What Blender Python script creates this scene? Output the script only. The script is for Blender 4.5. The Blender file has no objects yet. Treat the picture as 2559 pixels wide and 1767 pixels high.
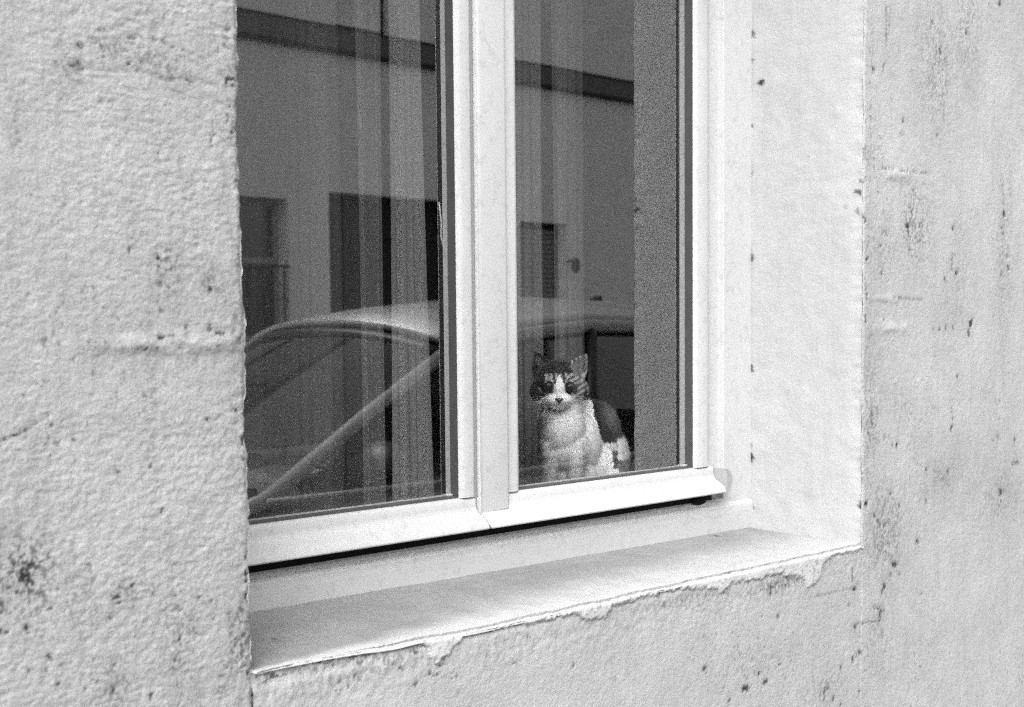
import bpy, bmesh, math, random
import numpy as np
from mathutils import Vector, Matrix
random.seed(7)
rng = np.random.default_rng(7)
SC = bpy.context.scene
COL = SC.collection

# ------------------------------------------------------------------ camera, sky, sun, exposure
CAM = np.array([0.0, -1.4, 1.42])
YAW, PITCH, ROLL = 0.8055607, -0.0690654, -0.0092478
FPX, PX, PY = 3554.167, 1279.5, 1063.5            # focal length and principal point, photo pixels
_cp, _sp = math.cos(PITCH), math.sin(PITCH)
FW = np.array([math.sin(YAW)*_cp, math.cos(YAW)*_cp, _sp])
_r = np.array([math.cos(YAW), -math.sin(YAW), 0.0])
_u = np.cross(_r, FW)
RT = math.cos(ROLL)*_r + math.sin(ROLL)*_u
UP = -math.sin(ROLL)*_r + math.cos(ROLL)*_u

def on_y(px, py, y):
    """point of the plane Y = y that the photo shows at pixel (px, py)"""
    d = (px-PX)/FPX*RT - (py-PY)/FPX*UP + FW
    return CAM + d*((y-CAM[1])/d[1])

def on_x(px, py, x):
    d = (px-PX)/FPX*RT - (py-PY)/FPX*UP + FW
    return CAM + d*((x-CAM[0])/d[0])

cam = bpy.data.cameras.new('camera')
cam.sensor_width = 36.0
cam.lens = 50.0
cam.shift_y = 180.0/2559.0
cam.clip_start = 0.05
cam.clip_end = 400.0
cam_o = bpy.data.objects.new('camera', cam)
COL.objects.link(cam_o)
M = Matrix(((RT[0], UP[0], -FW[0], CAM[0]), (RT[1], UP[1], -FW[1], CAM[1]), (RT[2], UP[2], -FW[2], CAM[2]), (0, 0, 0, 1)))
cam_o.matrix_world = M
SC.camera = cam_o
cam.dof.use_dof = True
cam.dof.focus_distance = 2.45
cam.dof.aperture_fstop = 8.0

SUN_EL, SUN_AZ = math.radians(44), math.radians(232)   # azimuth clockwise from +Y
world = bpy.data.worlds.new('World')
SC.world = world
world.use_nodes = True
nt = world.node_tree
nt.nodes.clear()
sky = nt.nodes.new('ShaderNodeTexSky')
sky.sky_type = 'NISHITA'
sky.sun_disc = False
sky.sun_elevation = SUN_EL
sky.sun_rotation = SUN_AZ
sky.dust_density = 4.0
sky.ozone_density = 1.0
bwn = nt.nodes.new('ShaderNodeRGBToBW')                # black-and-white film: a neutral sky
bg = nt.nodes.new('ShaderNodeBackground')
bg.inputs['Strength'].default_value = 0.15
out = nt.nodes.new('ShaderNodeOutputWorld')
nt.links.new(sky.outputs[0], bwn.inputs[0])
nt.links.new(bwn.outputs[0], bg.inputs['Color'])
nt.links.new(bg.outputs[0], out.inputs[0])

sun = bpy.data.lights.new('sun', 'SUN')
sun.energy = 0.6
sun.angle = math.radians(80)
sun.color = (1, 1, 1)
sun_o = bpy.data.objects.new('sun', sun)
COL.objects.link(sun_o)
sd = Vector((math.sin(SUN_AZ)*math.cos(SUN_EL), math.cos(SUN_AZ)*math.cos(SUN_EL), math.sin(SUN_EL)))
sun_o.rotation_euler = sd.to_track_quat('Z', 'Y').to_euler()
sun_o.location = (-4, -5, 9)

SC.view_settings.view_transform = 'Standard'
SC.view_settings.look = 'None'
SC.view_settings.gamma = 1.0
SC.view_settings.use_curve_mapping = False
SC.view_settings.exposure = 1.92
SC.render.engine = 'CYCLES'
SC.cycles.use_denoising = False                        # leaves a little grain, as in the film
SC.cycles.use_adaptive_sampling = False
SC.cycles.max_bounces = 10
SC.cycles.transparent_max_bounces = 16
SC.cycles.caustics_reflective = False
SC.cycles.caustics_refractive = False
SC.cycles.filter_width = 1.3

# ------------------------------------------------------------------ helpers
def tag(o, label=None, cat=None, group=None, kind=None):
    if label: o['label'] = label
    if cat: o['category'] = cat
    if group: o['group'] = group
    if kind: o['kind'] = kind
    return o

def empty(name, loc=(0, 0, 0), label=None, cat=None, group=None):
    o = bpy.data.objects.new(name, None)
    COL.objects.link(o)
    o.location = loc
    o.empty_display_size = 0.05
    return tag(o, label, cat, group)

def link(name, me, mat, parent=None, smooth=False):
    o = bpy.data.objects.new(name, me)
    COL.objects.link(o)
    if mat is not None and not me.materials: me.materials.append(mat)
    if smooth: me.polygons.foreach_set('use_smooth', [True]*len(me.polygons))
    if parent is not None:
        o.parent = parent
        o.matrix_parent_inverse = Matrix.Translation(-Vector(parent.location)) if parent.type == 'EMPTY' else Matrix.Identity(4)
    return o

def mesh(name, v, f):
    me = bpy.data.meshes.new(name)
    me.from_pydata([tuple(map(float, p)) for p in v], [], [tuple(map(int, q)) for q in f])
    me.update()
    return me

class MB:
    def __init__(s): s.bm = bmesh.new()
    def box(s, x0, x1, y0, y1, z0, z1, bev=0.0, seg=2):
        r = bmesh.ops.create_cube(s.bm, size=1.0)
        vs = r['verts']
        bmesh.ops.scale(s.bm, vec=(x1-x0, y1-y0, z1-z0), verts=vs)
        bmesh.ops.translate(s.bm, vec=((x0+x1)/2, (y0+y1)/2, (z0+z1)/2), verts=vs)
        if bev > 0:
            es = list({e for v in vs for e in v.link_edges})
            bmesh.ops.bevel(s.bm, geom=es, offset=bev, segments=seg, profile=0.5, affect='EDGES')
        return s
    def prism(s, pts, axis, a, b):
        """closed polygon extruded along an axis; pts are the two other coordinates in order"""
        def P(p, t):
            return {'x': (t, p[0], p[1]), 'y': (p[0], t, p[1]), 'z': (p[0], p[1], t)}[axis]
        v0 = [s.bm.verts.new(P(p, a)) for p in pts]
        v1 = [s.bm.verts.new(P(p, b)) for p in pts]
        n = len(pts)
        fs = [s.bm.faces.new(v0), s.bm.faces.new(v1[::-1])]
        for i in range(n):
            fs.append(s.bm.faces.new((v0[i], v1[i], v1[(i+1) % n], v0[(i+1) % n])))
        bmesh.ops.recalc_face_normals(s.bm, faces=fs)
        return s
    def tube(s, pts, r, n=8, cap=True):
        pts = [Vector(p) for p in pts]
        rs = r if isinstance(r, (list, tuple)) else [r]*len(pts)
        rings = []
        for i, p in enumerate(pts):
            t = (pts[min(i+1, len(pts)-1)]-pts[max(i-1, 0)]).normalized()
            a = t.orthogonal().normalized() if abs(t.z) > .95 else t.cross(Vector((0, 0, 1))).normalized()
            b = t.cross(a)
            rings.append([s.bm.verts.new(p+rs[i]*(math.cos(k*2*math.pi/n)*a+math.sin(k*2*math.pi/n)*b)) for k in range(n)])
        for i in range(len(rings)-1):
            for k in range(n):
                s.bm.faces.new((rings[i][k], rings[i][(k+1) % n], rings[i+1][(k+1) % n], rings[i+1][k]))
        if cap:
            s.bm.faces.new(rings[0][::-1]); s.bm.faces.new(rings[-1])
        return s
    def quad(s, *p):
        s.bm.faces.new([s.bm.verts.new(q) for q in p]); return s
    def ball(s, c, r, u=20, v=12, rot=None):
        rr = bmesh.ops.create_uvsphere(s.bm, u_segments=u, v_segments=v, radius=1.0)['verts']
        bmesh.ops.scale(s.bm, vec=r if hasattr(r, '__len__') else (r, r, r), verts=rr)
        if rot is not None: bmesh.ops.rotate(s.bm, cent=(0, 0, 0), matrix=rot, verts=rr)
        bmesh.ops.translate(s.bm, vec=c, verts=rr)
        return s
    def build(s, name, mat, parent=None, smooth=False):
        me = bpy.data.meshes.new(name)
        s.bm.to_mesh(me); s.bm.free()
        return link(name, me, mat, parent, smooth)

# value noise, vectorised
def _hash(ix, iy, seed):
    h = (ix.astype(np.int64)*374761393 + iy.astype(np.int64)*668265263 + seed*1442695041) & 0xffffffff
    h = ((h ^ (h >> 13))*1274126177) & 0xffffffff
    h = (h ^ (h >> 16)) & 0xffffffff
    return h/4294967295.0
def vnoise(x, y, seed=0):
    ix, iy = np.floor(x), np.floor(y)
    fx, fy = x-ix, y-iy
    fx = fx*fx*(3-2*fx); fy = fy*fy*(3-2*fy)
    a, b = _hash(ix, iy, seed), _hash(ix+1, iy, seed)
    c, d = _hash(ix, iy+1, seed), _hash(ix+1, iy+1, seed)
    return (a*(1-fx)+b*fx)*(1-fy)+(c*(1-fx)+d*fx)*fy
def fbm(x, y, seed=0, oc=4, g=0.5):
    t, a, n = 0, 1, 0
    for i in range(oc):
        t = t+a*vnoise(x, y, seed+i*17); n += a; a *= g; x = x*2.03+11.3; y = y*2.03+5.7
    return t/n
def sstep(a, b, x):
    t = np.clip((x-a)/(b-a), 0, 1)
    return t*t*(3-2*t)

# ------------------------------------------------------------------ materials
def newmat(name):
    m = bpy.data.materials.new(name); m.use_nodes = True
    t = m.node_tree; b = t.nodes['Principled BSDF']
    return m, t, b
def N(t, kind, **kw):
    n = t.nodes.new(kind)
    for k, v in kw.items():
        if k in n.inputs: n.inputs[k].default_value = v
        else: setattr(n, k, v)
    return n
def grey(v): return (v, v, v, 1)
def tex(t, scale, detail=3, rough=.55, vec=None, stretch=None):
    n = N(t, 'ShaderNodeTexNoise', Scale=scale, Detail=detail, Roughness=rough)
    tc = N(t, 'ShaderNodeTexCoord')
    src = tc.outputs['Object']
    if stretch:
        mp = N(t, 'ShaderNodeMapping'); mp.inputs['Scale'].default_value = stretch
        t.links.new(src, mp.inputs[0]); src = mp.outputs[0]
    t.links.new(src, n.inputs['Vector'])
    return n.outputs['Fac']
def ramp(t, src, a, b, lo=0.0, hi=1.0):
    m = N(t, 'ShaderNodeMapRange'); m.clamp = True
    m.inputs[1].default_value = a; m.inputs[2].default_value = b
    m.inputs[3].default_value = lo; m.inputs[4].default_value = hi
    t.links.new(src, m.inputs[0]); return m.outputs[0]
def mth(t, op, a, b):
    m = N(t, 'ShaderNodeMath'); m.operation = op
    for i, q in enumerate((a, b)):
        if isinstance(q, (int, float)): m.inputs[i].default_value = q
        else: t.links.new(q, m.inputs[i])
    return m.outputs[0]
def plain(name, v, rough=.5, var=.12, scale=30, metal=0.0, bump=0.0, spec=None, coat=0.0):
    m, t, b = newmat(name)
    f = tex(t, scale, 4)
    c = mth(t, 'MULTIPLY', ramp(t, f, .25, .75, 1-var, 1+var), v)
    t.links.new(c, b.inputs['Base Color'])
    t.links.new(ramp(t, f, .3, .7, max(0, rough-.06), min(1, rough+.06)), b.inputs['Roughness'])
    b.inputs['Metallic'].default_value = metal
    if spec is not None: b.inputs['Specular IOR Level'].default_value = spec
    if coat: b.inputs['Coat Weight'].default_value = coat; b.inputs['Coat Roughness'].default_value = .04
    if bump:
        bp = N(t, 'ShaderNodeBump', Distance=bump, Strength=1.0)
        t.links.new(tex(t, scale*4, 3), bp.inputs['Height'])
        t.links.new(bp.outputs[0], b.inputs['Normal'])
    return m

def plaster(name, base, sand=900, sandamp=.5, bumpd=.0012, spots=.6, streak=.12, blotch=.06):
    """lime render: sandy grain, soft blotches, vertical rain streaks, pinholes; dirt comes from the 'dirt' attribute"""
    m, t, b = newmat(name)
    big = ramp(t, tex(t, 3.2, 5, .6), .3, .7, 1-blotch, 1+blotch*.7)
    mid = ramp(t, tex(t, 24, 6, .7), .3, .72, 1-blotch*.9, 1+blotch*.7)
    grain = ramp(t, tex(t, sand, 2, .7), .33, .67, 1-sandamp*.5, 1+sandamp*.35)
    st = ramp(t, tex(t, 16, 5, .7, stretch=(3.2, 3.2, .30)), .50, .72, 1.0, 1-streak)
    c = mth(t, 'MULTIPLY', mth(t, 'MULTIPLY', big, mid), mth(t, 'MULTIPLY', grain, st))
    c = mth(t, 'MULTIPLY', c, base)
    pin = ramp(t, tex(t, 120, 4, .8), .30, .37, spots, 0.0)
    reg = ramp(t, tex(t, 7, 5, .6, stretch=(2.4, 2.4, .5)), .46, .58, 0.0, 1.0)
    at = N(t, 'ShaderNodeAttribute'); at.attribute_name = 'dirt'
    d = mth(t, 'MAXIMUM', at.outputs['Fac'], mth(t, 'MULTIPLY', pin, reg))
    mx = N(t, 'ShaderNodeMix'); mx.data_type = 'FLOAT'
    t.links.new(d, mx.inputs[0]); t.links.new(c, mx.inputs[2]); mx.inputs[3].default_value = .035
    la = N(t, 'ShaderNodeAttribute'); la.attribute_name = 'limewash'
    mx2 = N(t, 'ShaderNodeMix'); mx2.data_type = 'FLOAT'
    t.links.new(la.outputs['Fac'], mx2.inputs[0]); t.links.new(mx.outputs[0], mx2.inputs[2]); t.links.new(mth(t, 'MULTIPLY', mth(t, 'MULTIPLY', grain, mid), .40), mx2.inputs[3])
    t.links.new(mx2.outputs[0], b.inputs['Base Color'])
    b.inputs['Roughness'].default_value = .92
    b.inputs['Specular IOR Level'].default_value = .15
    hh = mth(t, 'ADD', mth(t, 'MULTIPLY', tex(t, 260, 4, .7), 1.0), mth(t, 'MULTIPLY', tex(t, 70, 3, .6), 1.2))
    bp = N(t, 'ShaderNodeBump', Distance=bumpd, Strength=1.0)
    t.links.new(hh, bp.inputs['Height']); t.links.new(bp.outputs[0], b.inputs['Normal'])
    return m

M_WALL_L = plaster('dimmed_lime_render', .362, sandamp=.7, bumpd=.0013, streak=.14, blotch=.14)  # same render as the right wall, base darkened to imitate light falloff
M_WALL_R = plaster('pale_lime_render', .415, sandamp=.65, bumpd=.0013, streak=.10, blotch=.11)
M_APRON = plaster('pale_lime_render_below_sill', .40, bumpd=.0016, streak=.04, blotch=.10)
M_REVEAL = plaster('smooth_white_render', .42, sandamp=.45, bumpd=.0008, spots=.2, streak=.07)
M_SILL = plaster('grey_cement_sill', .235, sandamp=.45, bumpd=.0009, spots=.15, streak=0, blotch=.14)
M_PATCH = plaster('white_render_patch', .50, sandamp=.35, bumpd=.0016, spots=.3, streak=0, blotch=.10)
M_OPP = plaster('street_render', .78, sand=60, sandamp=.15, bumpd=.002, spots=0, streak=.1)

def pvc():
    m, t, b = newmat('white_pvc')
    g = ramp(t, tex(t, 700, 2, .7), .3, .7, .90, 1.05)
    s = ramp(t, tex(t, 9, 4, .6), .45, .75, 1.0, .93)
    d = ramp(t, tex(t, 60, 4, .7), .52, .75, 1.0, .78)
    c = mth(t, 'MULTIPLY', mth(t, 'MULTIPLY', g, s), mth(t, 'MULTIPLY', d, .50))
    t.links.new(c, b.inputs['Base Color'])
    b.inputs['Roughness'].default_value = .42
    return m
M_PVC = pvc()
M_GASKET = plain('dark_rubber', .07, .45, spec=.4)
M_CAP = plain('grey_end_cap', .30, .5)
M_BLACK = plain('black_void', .012, .9, spec=.1)
M_BOARD = plain('painted_board', .7, .5)
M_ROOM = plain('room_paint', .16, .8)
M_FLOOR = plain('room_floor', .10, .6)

def pane_mat(name, ior, tint=1.0):
    m = bpy.data.materials.new(name); m.use_nodes = True
    t = m.node_tree; t.nodes.clear()
    o = N(t, 'ShaderNodeOutputMaterial')
    fr = N(t, 'ShaderNodeFresnel')                       # a thin pane reflects alike from both sides
    ge = N(t, 'ShaderNodeNewGeometry')
    t.links.new(mth(t, 'POWER', ior, mth(t, 'SUBTRACT', 1.0, mth(t, 'MULTIPLY', ge.outputs['Backfacing'], 2.0))), fr.inputs['IOR'])
    gl = N(t, 'ShaderNodeBsdfGlossy', Roughness=0.0); gl.inputs['Color'].default_value = grey(1)
    tr = N(t, 'ShaderNodeBsdfTransparent'); tr.inputs['Color'].default_value = grey(tint)
    mx = N(t, 'ShaderNodeMixShader')
    # float glass is never perfectly flat
    bp = N(t, 'ShaderNodeBump', Distance=.0006, Strength=.25)
    t.links.new(tex(t, 2.2, 1, .4), bp.inputs['Height'])
    t.links.new(bp.outputs[0], gl.inputs['Normal'])
    t.links.new(fr.outputs[0], mx.inputs[0]); t.links.new(tr.outputs[0], mx.inputs[1]); t.links.new(gl.outputs[0], mx.inputs[2])
    t.links.new(mx.outputs[0], o.inputs[0])
    return m
M_PANE = pane_mat('window_glass', 2.7, 1.0)
def clear_mat():
    m = bpy.data.materials.new('glass_inner_face'); m.use_nodes = True
    t = m.node_tree; t.nodes.clear()
    o = N(t, 'ShaderNodeOutputMaterial'); tr = N(t, 'ShaderNodeBsdfTransparent')
    t.links.new(tr.outputs[0], o.inputs[0]); return m
M_CLEAR = clear_mat()

def fabric(name, v, transp, transl=.5):
    m = bpy.data.materials.new(name); m.use_nodes = True
    t = m.node_tree; t.nodes.clear()
    o = N(t, 'ShaderNodeOutputMaterial')
    c = mth(t, 'MULTIPLY', ramp(t, tex(t, 260, 3, .6, stretch=(1, 1, .3)), .3, .7, .85, 1.1), v)
    di = N(t, 'ShaderNodeBsdfDiffuse'); tl = N(t, 'ShaderNodeBsdfTranslucent')
    t.links.new(c, di.inputs['Color']); t.links.new(c, tl.inputs['Color'])
    m1 = N(t, 'ShaderNodeMixShader'); m1.inputs[0].default_value = transl*.5
    t.links.new(di.outputs[0], m1.inputs[1]); t.links.new(tl.outputs[0], m1.inputs[2])
    tr = N(t, 'ShaderNodeBsdfTransparent')
    m2 = N(t, 'ShaderNodeMixShader')
    m2.inputs[0].default_value = 1-transp
    at = N(t, 'ShaderNodeAttribute'); at.attribute_name = 'dirt'      # how closely the cloth is gathered
    t.links.new(mth(t, 'MINIMUM', mth(t, 'MULTIPLY', at.outputs['Fac'], 1-transp), 1.0), m2.inputs[0])
    t.links.new(tr.outputs[0], m2.inputs[1]); t.links.new(m1.outputs[0], m2.inputs[2])
    t.links.new(m2.outputs[0], o.inputs[0])
    return m
M_SHEER = fabric('sheer_curtain_cloth', .34, .82)
M_CURT = fabric('curtain_cloth', .30, .10)
M_CURT2 = fabric('net_curtain_cloth', .26, .60)

# ------------------------------------------------------------------ facade wall
# marks seen on the render: (photo x, photo y, radius in photo px, strength, dx, dy of a stroke)
def S(off, sc, items):
    r = []
    for it in items:
        x, y = it[0]/sc+off[0], it[1]/sc+off[1]
        rad = it[2]/sc
        st = it[3]
        dx, dy = (it[4]/sc, it[5]/sc) if len(it) > 4 else (0, 0)
        r.append((x, y, rad, st, dx, dy))
    return r
MARKS_WALL = [(800,1652,3,.9,60,-14), (880,1640,3,.9,90,-20), (980,1618,3,1,70,-12), (1040,1606,4,.9,18,-2), (665,1700,3,.8,50,-20)]
MARKS_WALL += S((0, 1167), 2.66, [(1638,690,9,1,0,70),(1640,850,13,1,0,45),(1632,560,7,.6,0,60)])
MARKS_WALL += S((0, 0), 2.28, [(525,243,9,.7,30,0),(735,362,10,.8),(806,355,8,.6),(787,403,8,.6),(1048,288,9,.7),(945,333,8,.6),(540,176,7,.5,50,0),
 (450,255,12,.6,10,20),(405,345,8,.7,55,0),(400,375,9,.7,60,12),(320,350,7,.4,0,25),(1045,463,9,.6,60,0),(1300,462,16,.95,30,-12),(1330,490,10,.7),(578,570,8,.8,0,12),
 (1065,820,7,.7),(905,880,7,.5,5,40),(1247,1172,7,.8),(1335,760,9,.8),(1300,640,9,.5,5,60),(735,1425,8,.8,0,14),(893,1435,8,.8,12,40),(1210,790,8,.5,0,30),(1355,1010,9,.7,0,35),
 (680,210,5,.5,100,6),(800,216,5,.4,120,10),(930,245,5,.4,60,30),(575,260,6,.5,20,45),(585,340,6,.5,10,40),(960,380,9,.35,40,20),(1000,520,14,.3,40,10),(1290,160,10,.4,20,10),(1285,220,10,.35,0,40),
 (1310,600,8,.5,10,10),(1220,770,6,.6),(1215,690,6,.3,5,50),(95,690,10,.3,5,60),(110,740,8,.3,5,120)])
MARKS_WALL += S((0, 600), 2.28, [(895,70,8,.8,10,45),(895,272,12,.6,20,-25),(960,275,9,.8),(940,190,14,.35,30,-20),(1197,282,17,1,6,10),(1190,225,9,.5),(905,150,6,.8),(1055,490,9,.6,10,20),
 (1200,480,10,.6,0,40),(1210,520,10,.7,60,22),(910,555,8,.7,15,-6),(940,545,6,.5,50,4),(780,620,8,.9,110,4),(500,590,6,.4,60,-8),(1370,560,9,.9,-5,20),(300,1055,8,.8),(80,1115,9,.8,85,-40),(5,1150,9,.6,55,-30),
 (180,1060,7,.4,60,-45),(420,1135,8,.5),(1388,1130,12,1,8,28),(675,1325,8,.9),(925,1540,9,.7),(855,1285,7,.6),(1335,968,9,.7,25,4),(1385,1240,7,.7,0,12),(1185,1025,7,.6),(1225,597,6,.5,20,6),(1000,1040,6,.3),
 (895,330,8,.5,5,30),(925,400,8,.4,0,20),(1120,680,8,.3,0,20),(1010,680,6,.3,60,5),(640,905,8,.25,70,4),(665,1270,6,.3,30,4),(1060,1120,7,.3,50,-10),(845,1190,7,.3,0,50)])
MARKS_WALL += S((0, 1167), 2.66, [(787,42,9,.8),(1077,292,12,.7),(200,655,14,.9,14,8),(165,740,18,1,25,25),(770,865,18,1,10,0),(790,900,18,1),(880,800,13,1,6,35),(1020,845,12,.7),(430,825,11,.7),(380,805,9,.7),
 (1160,860,9,.7),(1190,1150,12,.8),(175,1075,12,1,10,22),(10,1100,12,.8,40,0),(320,1255,18,1,15,20),(190,1345,10,.6),(735,1000,10,.7,4,15),(760,1300,9,.7,2,60),(760,1475,13,.9,-15,40),(390,1435,10,.7),(995,1530,12,.6,10,-15),
 (1283,1215,13,.5),(1300,1105,9,.6,10,0),(15,910,15,.7),(15,970,12,.8),(1280,960,12,.35,10,130),(450,905,9,.5),(340,945,10,.6),(1172,1285,9,.7),(1180,1440,9,.5,-5,25),(1390,870,9,.6,50,60),(1330,920,8,.4,60,-15),
 (1500,1320,12,.5,40,15),(1600,1325,14,.9,40,-30),(1185,945,12,.5,20,4),(1600,950,12,.5,20,6),(1520,980,12,.5),(1530,1060,14,.4,10,50),(1650,1370,10,.8,25,-18),(1470,1400,20,.35),
 (90,690,14,.5,30,10),(160,850,20,.35),(290,690,25,.3,60,30),(580,640,10,.4,25,20),(590,690,10,.4,20,8),(640,740,9,.4,-50,60),(850,870,14,.3,60,10),(980,800,14,.3,70,10),(1140,660,14,.25,60,0),
 (610,1420,8,.5),(570,1475,10,.4),(305,1365,12,.4),(420,1320,12,.3),(820,640,12,.3,90,20),(1290,860,12,.5,25,8),(1420,1010,10,.4),(1450,1500,14,.4,60,-60),(905,1030,8,.3,0,90)])
MARKS_WALL += S((1740, 0), 2.28, [(1180,680,8,.6,2,14),(1170,765,8,.4,18,0),(1390,272,8,.7,4,40),(1430,320,6,.6,0,30),(1545,130,9,.9,-4,60),(1350,130,8,.6),(1233,1215,8,.7,2,35),(1203,1287,11,.9,8,0),(1212,1320,8,.7,5,30),
 (1225,1370,7,.5,-5,60),(1060,1325,10,.4,30,10),(1055,1400,8,.7),(1462,1300,8,.8),(1460,1450,6,.5,-2,60),(1480,1560,9,.8),(1757,1225,12,.8),(1743,1298,8,.7,10,35),(1775,1460,9,.5),(1780,1520,8,.7,0,30),(975,1475,8,.8),
 (1730,22,12,.7),(1015,393,8,.7),(1070,370,8,.4,0,25),(1085,40,10,.35,6,260),(1110,60,9,.3,-10,120),(950,570,7,.9,10,35),(950,630,9,.8),(955,50,8,.6,0,10),(940,690,8,.5),(960,1020,8,.6,-6,25),(940,1150,8,.9,4,70),
 (945,1225,7,.7,25,35),(1240,1085,8,.5),(1205,960,6,.3),(1060,960,6,.5,60,6),(1160,975,6,.4,180,18),(1745,1010,8,.4,10,160),(1430,330,6,.3,4,200),(1410,500,6,.3,4,200),(1700,580,6,.25,2,160),(1375,770,9,.4),
 (1500,300,20,.2,140,60),(1530,450,26,.15,60,120)])
MARKS_WALL += S((1740, 600), 2.28, [(1478,188,8,.8,8,4),(1415,220,8,.6,10,22),(1455,110,7,.5,2,60),(1783,150,7,.7,0,35),(1742,200,6,.7),(1565,485,12,1,8,-15),(1558,525,10,.6,4,15),(1428,500,9,.8),(1390,508,8,.6),(1355,510,7,.5),(1470,505,8,.6),
 (968,280,7,.8,6,55),(965,430,8,.7,0,40),(1000,990,7,.6,4,70),(1145,1170,9,.8),(1120,1170,6,.5),(1435,1322,9,.9),(1455,1060,8,.6,-8,20),(1810,1272,8,.9,25,0),(1732,1435,13,.9,6,8),(1738,1490,6,.7),(1815,1137,9,.7),
 (942,1282,10,.9),(940,1310,9,.6,5,60),(970,1500,10,.8,-6,4),(1160,1515,9,.6),(1015,1565,9,.8),(1112,1445,8,.6),(945,950,6,.5,2,80),(1455,960,6,.5,4,60),(1350,955,7,.4,30,15),(1380,1340,20,.25,60,60),(1355,1320,6,.5,60,40),
 (1720,1120,14,.3),(1130,330,7,.3,160,12),(1160,330,6,.5,6,0),(1058,190,8,.7),(1075,1120,14,.25,0,10),(1310,1305,8,.6),(1490,780,7,.6),(1365,665,7,.3),(1315,1490,8,.5),(1070,455,8,.4)])
MARKS_WALL += S((1300, 1150), 2.312, [(1997,245,8,.8),(2050,320,12,.6),(2060,345,9,.5,30,40),(2155,603,12,.9,18,4),(2145,665,10,.6),(2195,660,10,.5),(2105,730,13,1),(2098,750,8,.6,-4,20),(2085,875,14,1,-3,50),(2050,845,9,.8,30,20),(2105,865,9,.8,-15,20),
 (1935,750,13,.8),(1940,965,10,.8),(1940,950,4,.5,130,-20),(1965,1105,10,.7,5,12),(1925,1148,10,.8,0,8),(1950,1133,6,.6),(1860,1190,9,.6,0,15),(1315,1320,14,.9,-20,2),(1430,1280,11,.7,-15,2),(1350,1150,8,.7),(1450,770,13,.7),
 (1450,740,8,.7),(1480,715,8,.5,40,-15),(1520,680,7,.5,60,-4),(1590,690,7,.5,35,-15),(1818,1382,10,.8),(1765,1330,8,.7,0,60),(1785,1320,8,.6),(1965,1335,9,.6),(1075,1205,10,.7,-8,2),(310,1190,9,.7),(2300,470,12,.8),(1905,838,8,.6),
 (1495,903,9,.6),(1505,1182,9,.7),(1385,1230,10,.7),(1210,1390,10,.6),(1860,1415,9,.6),(1670,800,4,.4,250,-60),(1920,630,8,.5,4,60),(1725,620,4,.4,-60,140),(50,1020,14,.5),(215,1020,9,.4),(1320,620,10,.4),(1400,900,8,.3),
 (1700,1260,8,.4),(1600,1270,8,.3),(740,860,9,.4),(840,840,10,.4),(770,785,9,.6,40,-6),(600,830,7,.5,50,-15),(720,800,7,.5),(960,710,6,.7,25,0),(1110,695,7,.6),(515,1165,7,.4),(545,1275,8,.4),(1180,770,6,.4,30,6)])
MARKS_WALL += S((580, 1200), 2.8146, [(1300,1213,10,.9,6,2),(225,1435,13,.7,20,-16),(600,1345,9,.6,45,-4),(660,1308,8,.7,60,6),(770,1325,8,.6,160,-45),(1115,1280,7,.7,95,50),(1465,1305,12,.9,18,-12),(1330,1360,7,.7,120,8),(1290,1440,10,.6,6,-14),
 (870,1385,12,.6,25,12),(832,1452,10,.6),(950,1395,10,.5),(760,1420,12,.5),(1540,1395,7,.5,60,-20),(1910,1305,6,.4,40,-20),(1960,1280,6,.5,45,16),(1260,1190,7,.7,30,20),(1270,1330,16,.25,40,-60),(1790,1330,9,.3,30,8),
 (940,1195,5,.9,80,-15),(1060,1170,5,.9,110,-35),(1180,1130,5,.8,120,-25),(820,1215,4,.6,100,-15),(540,1270,4,.8,100,-30),(260,1355,4,.7,90,-45),(155,1352,9,.9,-20,6),(1870,1090,8,.3),(1590,1500,16,.2),(430,1345,8,.3,60,-10),
 (2010,1018,5,.4,90,6),(2090,1105,10,.25),(2200,980,5,.5,60,-18),(1460,1055,5,.5,50,-8)])

STAINS = [(60,1440,90,120,1), (190,1500,90,70,.5), (300,1480,70,60,.45), (440,1560,60,130,.5), (290,1700,60,70,.5), (600,1600,40,120,.8), (330,130,150,35,.5), (190,165,60,40,.6), (430,175,60,50,.5), (420,680,45,80,.6), (530,700,50,70,.5),
          (40,330,25,150,.35), (380,900,30,160,.3), (370,1120,20,160,.25), (590,300,22,280,.45), (600,900,20,380,.4), (2340,160,50,160,.6), (2420,60,40,160,.5), (2290,560,45,110,.7), (2170,380,35,40,.5), (2200,610,60,80,.4), (2510,640,25,260,.5), (2390,700,25,180,.35),
          (2175,1050,30,230,.6), (2210,1330,60,140,.7), (2200,1560,40,160,.4), (2500,1250,50,90,.5), (2350,1190,70,60,.4), (2250,1000,60,60,.3), (2060,1720,60,60,.5), (1900,1650,120,50,.3), (940,1660,140,30,.6), (800,1700,120,40,.4), (1950,1460,90,18,.8), (1700,1500,120,14,.6)]
def stains_at(X, Z):
    s = np.zeros_like(X)
    for (x, y, rx, ry, st) in STAINS:
        a = on_y(x, y, 0.0); bx = on_y(x+rx, y, 0.0); bz = on_y(x, y+ry, 0.0)
        s = np.maximum(s, st*np.exp(-((X-a[0])/(bx[0]-a[0]))**2-((Z-a[2])/(bz[2]-a[2]))**2))
    n = .5*fbm(X*190, Z*110, 15, 4, .75)+.5*fbm(X*380, Z*300, 16, 2)
    return .95*s*sstep(.53-.08*s, .66-.08*s, n)+.12*s*fbm(X*30, Z*20, 17, 3)

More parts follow.
